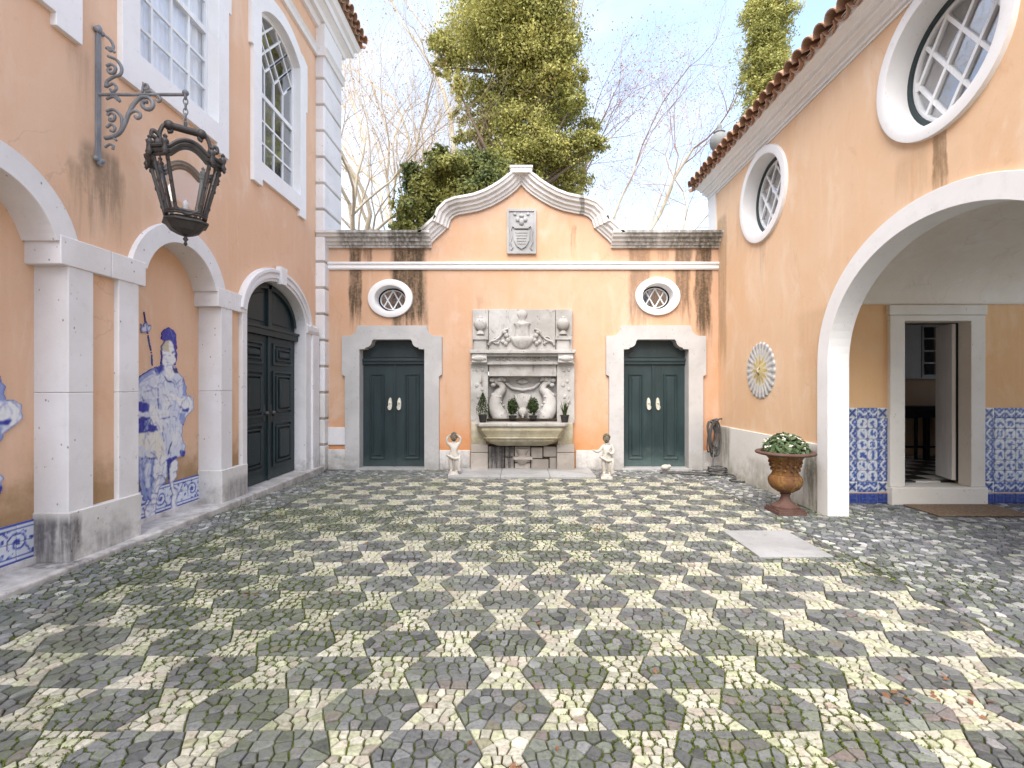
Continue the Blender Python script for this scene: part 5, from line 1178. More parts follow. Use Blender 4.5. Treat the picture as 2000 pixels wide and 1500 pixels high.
def figure_mesh():
    h = .0062; U0, U1, V0, V1 = 4.66, 5.82, .05, 2.36; nu, nv = int((U1 - U0) / h), int((V1 - V0) / h)
    uu, vv = np.meshgrid(U0 + h * (np.arange(nu) + .5), V0 + h * (np.arange(nv) + .5))
    img = np.zeros((nv, nu, 3)); mask = np.zeros((nv, nu), bool)
    rs_ = np.random.RandomState(2)
    wob = .006 * np.sin(uu * 61 + 3 * np.sin(vv * 23)) + .004 * np.sin(vv * 83 + uu * 40)
    for L in layers:
        P = np.array(to_uv(L[1]))
        if L[0] == 'p':
            ins = np.zeros_like(mask); x, y = uu + wob, vv + wob * .7
            for i in range(len(P)):
                (x1, y1), (x2, y2) = P[i], P[(i + 1) % len(P)]
                if abs(y2 - y1) < 1e-9: continue
                ins ^= ((y1 > y) != (y2 > y)) & (x < (x2 - x1) * (y - y1) / (y2 - y1) + x1)
            img[ins] = L[2]; mask |= ins
        else:
            wm = L[2] / 6.52 / 178 * .5
            P = np.array([tuple(p)[:2] for p in catmull([(a, b, 0) for a, b in P], 5)]) if len(P) > 2 else P
            for i in range(len(P) - 1):
                a, b = P[i], P[i + 1]; d = b - a; L2 = max(1e-9, d @ d)
                t_ = np.clip(((uu - a[0]) * d[0] + (vv - a[1]) * d[1]) / L2, 0, 1)
                dist = np.hypot(uu - a[0] - t_ * d[0], vv - a[1] - t_ * d[1]) + wob * .25; k = np.clip((wm * 1.25 - dist) / (wm * .7), 0, 1)[..., None]
                img = img * (1 - k * .9) + np.array(L[3]) * k * .9
                mask |= dist < wm
    # free brushwork: many short strokes following the drapery
    ry = random.Random(77); inner = np.argwhere(mask)
    for _ in range(230):
        j, i = inner[ry.randrange(len(inner))]; x0, y0 = U0 + i * h, V0 + j * h; ang_ = ry.gauss(1.45, .55) if y0 < 1.65 else ry.gauss(1.2, .8); le = ry.uniform(.04, .14); cv = ry.uniform(-1.4, 1.4)
        pts = [(x0 + le * t * math.cos(ang_ + cv * t), y0 + le * t * math.sin(ang_ + cv * t)) for t in (0, .33, .66, 1)]
        if y0 > 1.78 and x0 > 5.2: continue
        wm = ry.uniform(.0035, .0085); cc = np.array(ry.choice((CM, CM, CB, CW, CW, CL, CD))); al = ry.uniform(.35, .8)
        for a, b in zip(pts, pts[1:]):
            a, b = np.array(a), np.array(b); d = b - a; L2 = max(1e-9, d @ d)
            t_ = np.clip(((uu - a[0]) * d[0] + (vv - a[1]) * d[1]) / L2, 0, 1); dist = np.hypot(uu - a[0] - t_ * d[0], vv - a[1] - t_ * d[1]); k = np.clip((wm * 1.3 - dist) / (wm * .7), 0, 1)[..., None] * al
            img = img * (1 - k) + cc * k
    # brush shading: soft blue wash in streaks and a dark outline
    wash = .5 + .5 * np.sin(uu * 95 + 4 * np.sin(vv * 17) + 2 * np.sin(uu * 31 - vv * 26)); wash = np.clip(wash - .62, 0, 1)[..., None] * .5
    img = img * (1 - wash) + np.array(CM) * wash
    er = mask.copy()
    for dy, dx in ((1, 0), (-1, 0), (0, 1), (0, -1)): er &= np.roll(np.roll(mask, dy, 0), dx, 1)
    er2 = er.copy()
    for dy, dx in ((1, 0), (-1, 0), (0, 1), (0, -1)): er2 &= np.roll(np.roll(er, dy, 0), dx, 1)
    img[mask & ~er2] = img[mask & ~er2] * .35 + np.array(CB) * .65
    for _ in range(1):
        img2 = img.copy()
        for dy, dx in ((1, 0), (-1, 0), (0, 1), (0, -1)):
            sh = np.roll(np.roll(img, dy, 0), dx, 1); mm = (np.roll(np.roll(mask, dy, 0), dx, 1) & mask)[..., None]; img2 += np.where(mm, sh, img)
        img = img2 / 5
    img *= rs_.uniform(.94, 1.05, img.shape[:2])[..., None]
    lum = img.mean(2, keepdims=True); img = np.clip(img + (lum - .36) * .35, .015, .74)
    gr = ((np.abs(((uu - 4.60) % .1408) - .0) < h * .55) | (np.abs(((vv - .155) % .15)) < h * .55)); img[gr] *= .86
    mbt = MB(); idx = {}
    def vid(i, j, front):
        if (i, j, front) not in idx:
            idx[i, j, front] = len(mbt.v); mbt.v.append(FL(U0 + i * h, V0 + j * h, -.2175 if front else -.2315))
            ii, jj = min(i, nu - 1), min(j, nv - 1); acc = [img[b, a] for a in (ii, max(i - 1, 0)) for b in (jj, max(j - 1, 0)) if mask[b, a]]
            mbt.c.append(tuple(np.mean(acc, 0)) if acc else CW)
        return idx[i, j, front]
    for j in range(nv):
        for i in range(nu):
            if not mask[j, i]: continue
            mbt.f.append((vid(i, j, 1), vid(i + 1, j, 1), vid(i + 1, j + 1, 1), vid(i, j + 1, 1)))
            if i == 0 or not mask[j, i - 1]: mbt.f.append((vid(i, j, 1), vid(i, j + 1, 1), vid(i, j + 1, 0), vid(i, j, 0)))
            if i == nu - 1 or not mask[j, i + 1]: mbt.f.append((vid(i + 1, j + 1, 1), vid(i + 1, j, 1), vid(i + 1, j, 0), vid(i + 1, j + 1, 0)))
            if j == 0 or not mask[j - 1, i]: mbt.f.append((vid(i + 1, j, 1), vid(i, j, 1), vid(i, j, 0), vid(i + 1, j, 0)))
            if j == nv - 1 or not mask[j + 1, i]: mbt.f.append((vid(i, j + 1, 1), vid(i + 1, j + 1, 1), vid(i + 1, j + 1, 0), vid(i, j + 1, 0)))
    return mbt.mesh('tile_figure', recalc=False)
fm = figure_mesh()
o = link('tile_figure', fm, M['azulejo']); tag(o, 'blue and white tile soldier with plumed helmet and halberd in the niche below the lantern', 'tile figure', 'painted tile figures in the niches')
o = link('tile_figure', fm, M['azulejo']); o.location = (0, NI[0] - NI[1], 0); tag(o, 'blue and white tile figure cut off by the left edge in the nearest niche', 'tile figure', 'painted tile figures in the niches')

# ---------------------------------------------------------------- lantern bracket and lantern
YLN = 4.20
K = lambda P: [(PX(160 + x / 3.3333, YLN), YLN, PZ(30 + y / 3.3333, YLN)) for (x, y) in P]
br = thing('lantern_bracket', 'grey wrought iron scroll bracket on the peach wall holding the lantern', 'wall bracket', (XL, YLN, 4.0))
mb = MB(); box(mb, FL, YLN - .022, YLN + .022, 3.48, 4.56, -.01, .02)
for z, s_ in ((4.56, 1), (3.48, -1)):
    for a in (-1, 0, 1): ball(mb, (XL + .02, YLN + a * .03, z + s_ * (.035 - .02 * abs(a))), (.02, .024, .035 if a == 0 else .022), 8, 6)
mb.build('backplate', M['irongrey'], br)
mb = MB(); tube(mb, [(XL, YLN, 4.03), (PX(668, 0) if False else -2.885, YLN, 4.03)], .014, 8); ball(mb, (-2.885, YLN, 4.045), .026); tube(mb, [(-2.885, YLN, 4.07), (-2.885, YLN, 4.0)], .012, 6); mb.build('arm', M['irongrey'], br, smooth=True, angle=50)
for path, r_ in (([(150, 800), (200, 790), (245, 765), (280, 705), (305, 640), (340, 575), (385, 535), (430, 535), (458, 560), (462, 590), (440, 612), (408, 605), (392, 580), (405, 560), (425, 565)], .013),
                 ([(285, 680), (310, 640), (345, 622), (376, 635), (380, 660), (360, 672), (345, 655)], .010), ([(395, 505), (400, 460), (420, 448), (432, 465), (418, 485), (405, 475)], .008), ([(415, 500), (450, 495), (490, 520), (512, 545), (500, 562), (482, 548)], .009),
                 ([(160, 330), (190, 318), (218, 340), (210, 372), (180, 375), (172, 352), (190, 345)], .010), ([(170, 265), (225, 290), (258, 340), (250, 385), (205, 402), (165, 430), (155, 470)], .010), ([(160, 465), (205, 445), (225, 475), (200, 500), (185, 480)], .009),
                 ([(160, 545), (205, 530), (245, 560), (235, 535), (215, 520)], .009), ([(160, 625), (205, 615), (250, 650), (262, 700), (250, 750), (215, 785), (170, 800)], .010), ([(165, 650), (190, 635), (215, 655), (205, 685), (180, 685), (185, 665)], .009),
                 ([(160, 730), (190, 710), (215, 730), (205, 755), (185, 750)], .009), ([(150, 130), (185, 160), (205, 200), (195, 230), (175, 225), (180, 205)], .009), ([(155, 215), (180, 210), (212, 235), (205, 240)], .008), ([(160, 790), (200, 795), (225, 815), (210, 800)], .008), ([(150, 860), (180, 840), (205, 850), (200, 875)], .008)):
    mb = MB(); tube(mb, catmull(K(path), 5), r_ * 1.3, 6); mb.build('scroll', M['irongrey'], br, smooth=True)

LX, LZ = -2.885, 0.0
lan = thing('hanging_lantern', 'weathered bronze lantern with glass sides hanging from the bracket by a chain', 'lantern', (LX, YLN, 2.9))
Rz = Matrix.Rotation(R(40), 4, 'Z')
def LP(x, y_, z):
    p = Rz @ Vector((x, y_, 0)); return (LX + p.x, YLN + p.y, z)
def octo(a, ch): return [(-a + ch, -a), (a - ch, -a), (a, -a + ch), (a, a - ch), (a - ch, a), (-a + ch, a), (-a, a - ch), (-a, -a + ch)]
ZB_, ZT_ = 2.985, 3.42
bo, to = octo(.138, .058), octo(.238, .088)
mb = MB()
for i in range(8): tube(mb, [LP(*bo[i], ZB_), LP(*to[i], ZT_)], .014, 6)
for k in range(8):
    for t_ in (.15, .5, .85):
        b, t2 = Vector(bo[k]), Vector(to[k]); p = b.lerp(t2, t_) * 1.05; ball(mb, LP(p.x, p.y, ZB_ + (ZT_ - ZB_) * t_), (.012, .012, .02), 6, 5)
for ring_, z, r_ in ((bo, ZB_, .017), (octo(.142, .06), ZB_ - .02, .010)): tube(mb, [LP(*p, z) for p in ring_ + [ring_[0], ring_[1]]], r_, 6)
for i in range(8):         # wavy top rail: a round head over each broad face, level over the narrow ones
    a, b = Vector(to[i]), Vector(to[(i + 1) % 8]); broad = i % 2 == 0
    for (off, r_, dz) in ((1.0, .022, 0), (1.06, .016, .03), (.98, .014, -.03)):
        pts = []
        for k in range(13):
            t_ = k / 12; p = a.lerp(b, t_) * off; h_ = (.085 * max(0, math.sin(math.pi * (t_ * 1.3 - .15))) ** .7 if broad and .115 < t_ < .885 else 0); pts.append(LP(p.x, p.y, ZT_ + dz + h_))
        tube(mb, pts, r_, 6)
    p = a * 1.07; lathe(mb, [(.012, -.05), (.028, -.02), (.014, .01), (.024, .035), (.028, .055), (.012, .075), (.018, .09), (.002, .11)], LP(p.x, p.y, ZT_ + .01), 8)
    p = a * 1.10; lathe(mb, [(.002, -.04), (.016, -.02), (.006, 0)], LP(p.x, p.y, ZT_ - .02), 6)
    a0, b0 = Vector(bo[i]), Vector(bo[(i + 1) % 8])
    if broad: tube(mb, [LP(*(a0.lerp(b0, k / 8) * 1.02), ZB_ + .02 - .045 * math.sin(math.pi * k / 8)) for k in range(9)], .014, 6)
    mid_b, mid_t = a0.lerp(b0, .5), a.lerp(b, .5)
    if not broad: tube(mb, [LP(*(mid_b * 1.03), ZB_), LP(*(mid_t * 1.03), ZT_)], .007, 5)
mb.build('frame', M['bronze'], lan, smooth=True, angle=50)
for i in range(8):
    q_ = [LP(*bo[i], ZB_ + .01), LP(*bo[(i + 1) % 8], ZB_ + .01), LP(*to[(i + 1) % 8], ZT_), LP(*to[i], ZT_)]
    mb = MB()
    if i % 2 == 0:
        a, b = Vector(to[i]), Vector(to[(i + 1) % 8]); arc = []
        for k in range(1, 12):
            t_ = 1 - k / 12; p = a.lerp(b, t_); arc.append(LP(p.x, p.y, ZT_ + (.08 * max(0, math.sin(math.pi * (t_ * 1.3 - .15))) ** .7 if .115 < t_ < .885 else 0)))
        q_ = q_[:3] + arc + q_[3:]
    mb.add(q_, [tuple(range(len(q_)))]); mb.build('pane', M['lglass'], lan, recalc=False)
mb = MB(); o1, o2, o3 = octo(.150, .064), octo(.118, .048), octo(.055, .024); lv = [(octo(.118, .05), ZB_ - .03), (octo(.108, .046), ZB_ - .055), (octo(.160, .068), ZB_ - .06), (octo(.160, .068), ZB_ - .075), (octo(.138, .058), ZB_ - .085), (octo(.104, .044), ZB_ - .135), (o3, ZB_ - .165), (octo(.03, .012), ZB_ - .175)]
vs_ = [LP(*p, z) for (pp, z) in lv for p in pp]; mb.add(vs_, [(r_ * 8 + i, r_ * 8 + (i + 1) % 8, (r_ + 1) * 8 + (i + 1) % 8, (r_ + 1) * 8 + i) for r_ in range(7) for i in range(8)] + [tuple(range(8)), tuple(56 + i for i in range(8))])
mb.build('tray', M['bronze'], lan)
mb = MB(); lathe(mb, [(.002, -.09), (.016, -.07), (.008, -.05), (.022, -.03), (.01, -.01), (.02, 0)], LP(0, 0, ZB_ - .175), 10); mb.build('drop_finial', M['bronze'], lan, smooth=True)
mb = MB(); lathe(mb, [(.02, 0), (.022, .1), (.024, .11), (.022, .14), (.0, .17)], LP(0, 0, ZB_ - .03), 12); mb.build('candle', M['candle'], lan, smooth=True, angle=40)
for s_ in (-1, 1):
    mb = MB(); pts = [LP(s_ * a, 0, z) for (a, z) in ((.235, 3.44), (.205, 3.49), (.175, 3.56), (.185, 3.62), (.225, 3.645), (.235, 3.605), (.205, 3.585))]
    tube(mb, catmull(pts, 5), .017, 6); pts = [LP(s_ * a, 0, z) for (a, z) in ((.185, 3.60), (.175, 3.66), (.15, 3.715), (.11, 3.72), (.10, 3.68), (.125, 3.665))]; tube(mb, catmull(pts, 5), .016, 6)
    ball(mb, LP(s_ * .19, 0, 3.55), (.035, .035, .045), 8, 6); mb.build('scroll_handle', M['bronze'], lan, smooth=True)
mb = MB(); tube(mb, [LP(-.115, 0, 3.725), LP(.115, 0, 3.725)], .032, 8); ball(mb, LP(-.115, 0, 3.725), .042, 8, 6); ball(mb, LP(.115, 0, 3.725), .042, 8, 6); tube(mb, [LP(0, 0, 3.75), LP(0, 0, 3.79)], .012, 6); mb.build('handle_bar', M['bronze'], lan, smooth=True, angle=50)
def link_mesh():
    mbt = MB(); tube(mbt, [(.016 * math.cos(t_), 0, .03 * math.sin(t_)) for t_ in [2 * math.pi * i / 14 for i in range(15)]], .0055, 6, False); return mbt.mesh('chain_link', smooth=True)
lm = link_mesh()
for i in range(6):
    o = link('chain_link', lm, M['irongrey'], lan); o.location = (LX, YLN, 3.795 + i * .044); o.rotation_euler = (0, 0, R(20 + 90 * (i % 2)))

# ---------------------------------------------------------------- ceramic sun plate
sp = thing('sun_plate', 'round white and yellow ceramic sun plate on the apricot wall right of the right door', 'wall plate', (XR, 7.32, 1.755))
mb = MB(); NT_, NR_ = 144, 26
for j in range(NR_ + 1):
    for i in range(NT_):
        t_ = 2 * math.pi * i / NT_; r0 = .425 * j / NR_; pet = math.cos(24 * t_); edge = r0 > .40
        rr_ = r0 * (1 + (.022 * pet if r0 > .34 else 0)); d = .03 + .012 * math.cos(min(r0 / .2, 1) * math.pi) + (.004 * pet * min(1, max(0, (r0 - .2) / .08)) if r0 > .2 else 0)
        x, y_ = rr_ * math.cos(t_), rr_ * math.sin(t_)
        if r0 > .23:
            c = np.array((.58, .57, .52)) if pet > -.15 else np.array((.48, .48, .49)); 
            if r0 > .33 and pet < -.35: c = np.array((.30, .31, .36))
        else:
            ray = math.cos(12 * t_); c = np.array((.50, .38, .12)) if (r0 < .12 or ray > (r0 - .12) / .055 - 1) else np.array((.60, .58, .50))
            if r0 < .115: c = np.array((.52, .43, .22))
        for (ex, ey, er, ec) in ((-.035, .03, .018, (.12, .10, .06)), (.035, .03, .018, (.12, .10, .06)), (0, -.055, .026, (.15, .10, .05)), (-.02, .12, .03, (.35, .28, .08))):
            if math.hypot(x - ex, y_ - ey) < er: c = np.array(ec)
        if abs(x) < .014 and -.03 < y_ < .045: d += .02; c = np.array((.6, .55, .42))
        mb.v.append(FR(7.32 + x, 1.755 + y_, d if j < NR_ else .002)); mb.c.append(tuple(c))
mb.f = [(j * NT_ + i, j * NT_ + (i + 1) % NT_, (j + 1) * NT_ + (i + 1) % NT_, (j + 1) * NT_ + i) for j in range(NR_) for i in range(NT_)]
mb.build('plate', M['glazedplate'], sp, smooth=True)

# ---------------------------------------------------------------- iron urn with its plant
UX, UY = 3.20, 5.86
urn = thing('garden_urn', 'rusty cast iron garden urn on a square foot beside the white arch', 'urn', (0, 0, 0))
mb = MB(); wbox(mb, -.168, .168, -.168, .168, 0, .04); wbox(mb, -.155, .155, -.155, .155, .04, .062); lathe(mb, [(.15, .06), (.152, .085), (.135, .095), (.105, .11), (.066, .145), (.05, .19), (.05, .215), (.06, .22), (.058, .235), (.03, .24)], (0, 0, 0), 28)
mb.build('foot', M['rust2'], urn, smooth=True, angle=35, bevel=0)
mb = MB(); lathe(mb, [(.03, .236), (.085, .25), (.10, .262), (.15, .295), (.178, .34), (.186, .38), (.182, .415), (.165, .445), (.148, .458)], (0, 0, 0), 72, 1, (24, .022)); mb.build('bulb', M['rust'], urn, smooth=True, angle=60)
mb = MB(); lathe(mb, [(.10, .45), (.150, .455), (.154, .468), (.142, .475), (.143, .50), (.152, .56), (.172, .625), (.205, .675), (.215, .69), (.20, .692)], (0, 0, 0), 40)
for k in range(12):
    t_ = 2 * math.pi * k / 12
    for (z, r_, s_) in ((.52, .148, .02), (.57, .156, .026), (.615, .172, .022)): ball(mb, (r_ * math.cos(t_ + z * 3), r_ * math.sin(t_ + z * 3), z), (s_, s_, s_), 6, 5)
mb.build('bowl', M['rust'], urn, smooth=True, angle=50)
mb = MB(); lathe(mb, [(.205, .685), (.26, .695), (.30, .70), (.325, .708), (.333, .722), (.325, .738), (.30, .742), (.26, .73), (.23, .70), (.0, .69)], (0, 0, 0), 48); mb.build('rim', M['rust2'], urn, smooth=True, angle=60)
urn.location = (UX, UY, gz(UX, UY))
plant = thing('urn_plant', 'leafy green plant with pale flowers growing in the rusty urn', 'plant', (0, 0, 0))
rs = np.random.RandomState(8); N_ = 1500; th_ = rs.uniform(0, 2 * np.pi, N_); ph_ = np.arccos(rs.uniform(0, 1, N_)); rad = .25 * rs.uniform(.55, 1.06, N_)
dirs = np.stack([np.sin(ph_) * np.cos(th_), np.sin(ph_) * np.sin(th_), np.cos(ph_) * .95], 1); P = dirs * rad[:, None] + np.array([0, 0, .70]); P[:, 2] = np.maximum(P[:, 2] - .02 * (rad > .27), .70)
nr = dirs + rs.normal(0, .55, (N_, 3)) + np.array([0, 0, .5])
me = quads_mesh('leaves', P, nr, rs.uniform(.024, .048, N_), 1.1, rs, .18); link('leaves', me, M['urnleaf'], plant)['kind'] = 'stuff'
mb = MB()
for k in range(26):
    a = cr.uniform(0, 6.28); p_ = math.acos(cr.uniform(.15, 1)); r_ = .25 * cr.uniform(.92, 1.05); c = (r_ * math.sin(p_) * math.cos(a), r_ * math.sin(p_) * math.sin(a), .70 + r_ * math.cos(p_) * .95)
    for m_ in range(6): ball(mb, (c[0] + cr.uniform(-.02, .02), c[1] + cr.uniform(-.02, .02), c[2] + cr.uniform(-.012, .014)), (.014, .014, .009), 5, 4)
mb.build('flowers', M['leafwhite'], plant, smooth=True)['kind'] = 'stuff'
mb = MB()
for k in range(14):
    a = cr.uniform(0, 6.28); tube(mb, [(0, 0, .68), (.1 * math.cos(a), .1 * math.sin(a), .80), (.2 * math.cos(a), .2 * math.sin(a), .86)], .006, 5)
mb.build('stems', M['urnleaf'], plant); plant.location = (UX, UY, gz(UX, UY))

# ---------------------------------------------------------------- cherub statues
def skin_obj(name, V_, E_, rad, mat, parent, sub=2):
    me = bpy.data.meshes.new(name); me.from_pydata(V_, E_, []); o = link(name, me, mat, parent)
    sk = o.modifiers.new('skin', 'SKIN'); sk.use_smooth_shade = True
    for i, r_ in enumerate(rad):
        sv = me.skin_vertices[0].data[i]; sv.radius = (r_, r_) if not isinstance(r_, tuple) else r_; sv.use_root = (i == 0)
    ss_ = o.modifiers.new('sub', 'SUBSURF'); ss_.levels = sub; ss_.render_levels = sub; return o
def cherub(flip, arm_out, label):
    s_ = -1 if flip else 1; t = thing('cherub_statue', label, 'statue', (0, 0, 0), 'cherub statues in front of the back wall')
    mb = MB(); wbox(mb, -.10, .10, -.09, .09, 0, .035); lathe(mb, [(.095, .035), (.085, .05), (.08, .075), (.075, .08)], (0, 0, 0), 20); mb.build('base', M['statue'], t, bevel=.006)
    V_ = [(0, 0, .345), (.0, -.012, .40), (s_ * .008, -.008, .455), (s_ * .008, 0, .515), (s_ * .005, 0, .555), (s_ * .003, -.006, .585),
          (-.045, 0, .325), (-.05, -.012, .24), (-.048, -.008, .21), (-.045, .006, .13), (-.043, 0, .09), (-.05, -.045, .085),
          (.042, -.01, .325), (.055, -.035, .24), (.052, -.03, .21), (.045, .0, .13), (.045, .008, .09), (.06, -.035, .085),
          (-.066, 0, .525), (.075, 0, .525)]
    if arm_out:
        V_ += [(-.115, -.02, .455), (-.165, -.06, .435), (-.215, -.085, .455), (.118, .005, .45), (.095, -.065, .405), (.045, -.10, .43)]
    else:
        V_ += [(-.118, -.005, .55), (-.125, -.02, .62), (-.085, -.03, .665), (.118, .005, .56), (.125, -.01, .63), (.08, -.03, .668)]
    E_ = [(0, 1), (1, 2), (2, 3), (3, 4), (4, 5), (0, 6), (6, 7), (7, 8), (8, 9), (9, 10), (10, 11), (0, 12), (12, 13), (13, 14), (14, 15), (15, 16), (16, 17), (3, 18), (3, 19), (18, 20), (20, 21), (21, 22), (19, 23), (23, 24), (24, 25)]
    rad = [.078, .075, .070, .066, .036, .033, .058, .05, .043, .040, .026, .022, .058, .05, .043, .040, .026, .022, .036, .036, .029, .025, .020, .029, .025, .020]
    skin_obj('body', V_, E_, rad, M['statue'], t)
    mb = MB(); drape = [(-.11, .0, .345), (-.05, -.085, .33), (.03, -.09, .30), (.10, -.03, .315), (.09, .07, .35), (-.03, .085, .355), (-.11, .0, .345)]
    tube(mb, catmull(drape, 6), .022, 7); tube(mb, catmull([(.09, -.04, .32), (.105, -.045, .24), (.09, -.03, .16), (.10, -.02, .09)], 5), [.03] * 8 + [.036] * 8, 7); tube(mb, catmull([(.05, .06, .34), (.06, .07, .2), (.055, .06, .08)], 5), .04, 7)
    mb.build('drapery', M['statue'], t, smooth=True)
    mb = MB(); hc = (s_ * .004, -.012, .645); ball(mb, hc, (.055, .060, .066), 18, 14)
    ball(mb, (hc[0], hc[1] - .058, hc[2] - .010), (.010, .014, .012), 8, 6); ball(mb, (hc[0], hc[1] - .052, hc[2] - .036), (.018, .012, .007), 8, 6)
    for e in (-1, 1): ball(mb, (hc[0] + e * .021, hc[1] - .050, hc[2] + .006), (.009, .008, .006), 8, 6); ball(mb, (hc[0] + e * .03, hc[1] - .040, hc[2] - .022), (.022, .018, .02), 8, 6); ball(mb, (hc[0] + e * .055, hc[1] + .004, hc[2] - .004), (.008, .014, .018), 8, 6)
    hd = mb.build('head', M['lichen'], t, smooth=True)
    mb = MB()
    for k in range(46):
        a = cr.uniform(0, 6.28); p_ = cr.uniform(0, 1.75); d_ = (math.sin(p_) * math.cos(a), math.sin(p_) * math.sin(a), math.cos(p_))
        if d_[1] < -.45 and d_[2] < .55: continue
        ball(mb, (hc[0] + .056 * d_[0], hc[1] + .004 + .060 * d_[1], hc[2] + .012 + .062 * d_[2]), cr.uniform(.014, .020), 6, 5)
    mb.build('hair', M['lichen'], t, smooth=True)
    for hs in (22, 25):       # hands with fingers, rooted at the wrists
        p = Vector(V_[hs]); d_ = (Vector(V_[hs]) - Vector(V_[hs - 1])).normalized(); side = d_.cross(Vector((0, 0, 1))); side = side.normalized() if side.length > .1 else Vector((1, 0, 0)); up = side.cross(d_)
        mb = MB(); ball(mb, p + d_ * .012, (.019, .019, .016), 8, 6)
        for k, l in zip((-1.5, -.5, .5, 1.5), (.026, .032, .031, .023)): tube(mb, [p + d_ * .018 + side * k * .0085, p + d_ * (.018 + l * .6) + side * k * .010, p + d_ * (.018 + l) + side * k * .010 - up * .008], [.0055, .005, .0042], 6)
        tube(mb, [p + side * .014, p + side * .026 + d_ * .012, p + side * .027 + d_ * .026], [.006, .0055, .0045], 6); mb.build('hand', M['statue'], t, smooth=True)
    return t
c1 = cherub(False, False, 'pale cherub statue with both arms raised beside its dark head, left of the fountain'); c1.location = (PX(886, 8.24), 8.24, gz(-1.1, 8.24)); c1.rotation_euler = (0, 0, R(8))
c2 = cherub(True, True, 'pale cherub statue with a dark head and one outstretched arm, right of the fountain'); c2.location = (PX(1185, 7.98), 7.98, gz(1.4, 7.98)); c2.rotation_euler = (0, 0, R(-10))
for c_ in (c1, c2): c_.scale = (.93, .93, 1.02)

# ---------------------------------------------------------------- potted plants on the basin
def pot_plant(x, y_, z, h_, w_, kind, label, seed):
    t = thing('potted_plant', label, 'plant', (0, 0, 0), 'potted plants on the fountain basin'); rs = np.random.RandomState(seed)
    ph = .13 if kind != 'bush' else .06
    mb = MB(); lathe(mb, [(.055, 0), (.075, ph * .85), (.082, ph * .86), (.082, ph), (.07, ph), (.065, ph * .9), (0, ph * .88)], (0, 0, 0), 18); mb.build('pot', M['pot'], t, smooth=True, angle=40)
    if kind == 'cone':
        n_ = 900; zz = rs.uniform(0, 1, n_) ** .9; rr_ = w_ * .5 * np.clip(np.minimum(1, (1.05 - zz) * 1.5), .05, 1) * np.sqrt(rs.uniform(.1, 1, n_)); a = rs.uniform(0, 6.28, n_)
        P = np.stack([rr_ * np.cos(a), rr_ * np.sin(a), ph + zz * (h_ - ph)], 1); nr = np.stack([np.cos(a), np.sin(a), rs.normal(0, .4, n_)], 1) + rs.normal(0, .5, (n_, 3)); sz = rs.uniform(.010, .022, n_)
        me = quads_mesh('foliage', P, nr, sz, .8, rs, .1); link('foliage', me, M['potleaf'], t)['kind'] = 'stuff'
    elif kind == 'spiky':
        for k in range(26):
            mb = MB(); a = rs.uniform(0, 6.28); le = rs.uniform(.5, 1) * (h_ - ph); lean = rs.uniform(.05, .55) * w_ * .62; p0 = Vector((.02 * math.cos(a), .02 * math.sin(a), ph - .01)); d_ = Vector((math.cos(a), math.sin(a), 0)); s_ = Vector((-d_.y, d_.x, 0)); vs_ = []
            for i in range(5):
                t_ = i / 4; c = p0 + d_ * lean * t_ ** 1.5 + Vector((0, 0, le * t_)); wd = .017 * (1 - t_ ** 2) + .001; vs_ += [c - s_ * wd, c + d_ * .004, c + s_ * wd]
            mb.add(vs_, [f_ for i in range(4) for f_ in ((i * 3, i * 3 + 1, i * 3 + 4, i * 3 + 3), (i * 3 + 1, i * 3 + 2, i * 3 + 5, i * 3 + 4))]); mb.build('leaf', M['potleaf'], t, recalc=False, smooth=True)
    else:
        n_ = 700; d_ = rs.normal(size=(n_, 3)); d_ /= np.linalg.norm(d_, axis=1, keepdims=True); rr_ = rs.uniform(.4, 1, n_)[:, None]; P = d_ * rr_ * np.array([w_ * .5, w_ * .5, (h_ - ph) * .5]) + np.array([0, 0, ph + (h_ - ph) * .5])
        me = quads_mesh('foliage', P, d_ + rs.normal(0, .6, (n_, 3)), rs.uniform(.014, .028, n_), 1.1, rs, .15); link('foliage', me, M['potleaf'], t)['kind'] = 'stuff'
    t.location = (x, y_, z); return t
pot_plant(PX(943, 8.55), 8.55, ZR, .52, .235, 'cone', 'upright bushy dark green potted plant at the left end of the basin rim', 1)
pot_plant(PX(1103, 8.55), 8.55, ZR, .40, .25, 'spiky', 'spiky leaved potted plant at the right end of the basin rim', 2)
pot_plant(PX(1001, 8.72), 8.72, ZR + .05, .38, .20, 'bush', 'dark bushy plant in front of the fountain carving, just left of its shell', 3)
pot_plant(PX(1041, 8.72), 8.72, ZR + .05, .39, .21, 'bush', 'dark bushy plant in front of the fountain carving, just right of its shell', 4)

# ---------------------------------------------------------------- garden hose, stone, mats
hs = thing('garden_hose', 'grey garden hose hung in a coil at the wall corner and trailing on the paving', 'hose', (3.45, 8.5, 0))
hr = random.Random(21); mb = MB(); cxh, cyh = 3.44, 8.62
for k in range(9):
    w_, h_, zc, pts = hr.uniform(.07, .13), hr.uniform(.22, .33), 0, []
    ztop = .98 - hr.uniform(0, .10); ox, oy = hr.uniform(-.05, .05), hr.uniform(-.03, .05); tl = hr.uniform(-.06, .06)
    for i in range(25):
        t_ = 2 * math.pi * i / 24; pts.append((cxh + ox + w_ * math.cos(t_) * .9 + tl * math.sin(t_), cyh + oy + w_ * math.cos(t_) * .45, ztop - h_ + h_ * math.sin(t_)))
    tube(mb, pts, .013, 6, False)
mb.build('coil', M['hose'], hs, smooth=True)
mb = MB(); tube(mb, [(cxh - .02, cyh, .88), (cxh + .12, cyh + .05, .94), (3.62, 8.72, .94)], .014, 6); ball(mb, (cxh + .05, cyh, .92), .04, 8, 6); mb.build('hook', M['iron'], hs, smooth=True)
mb = MB(); hz_ = .018
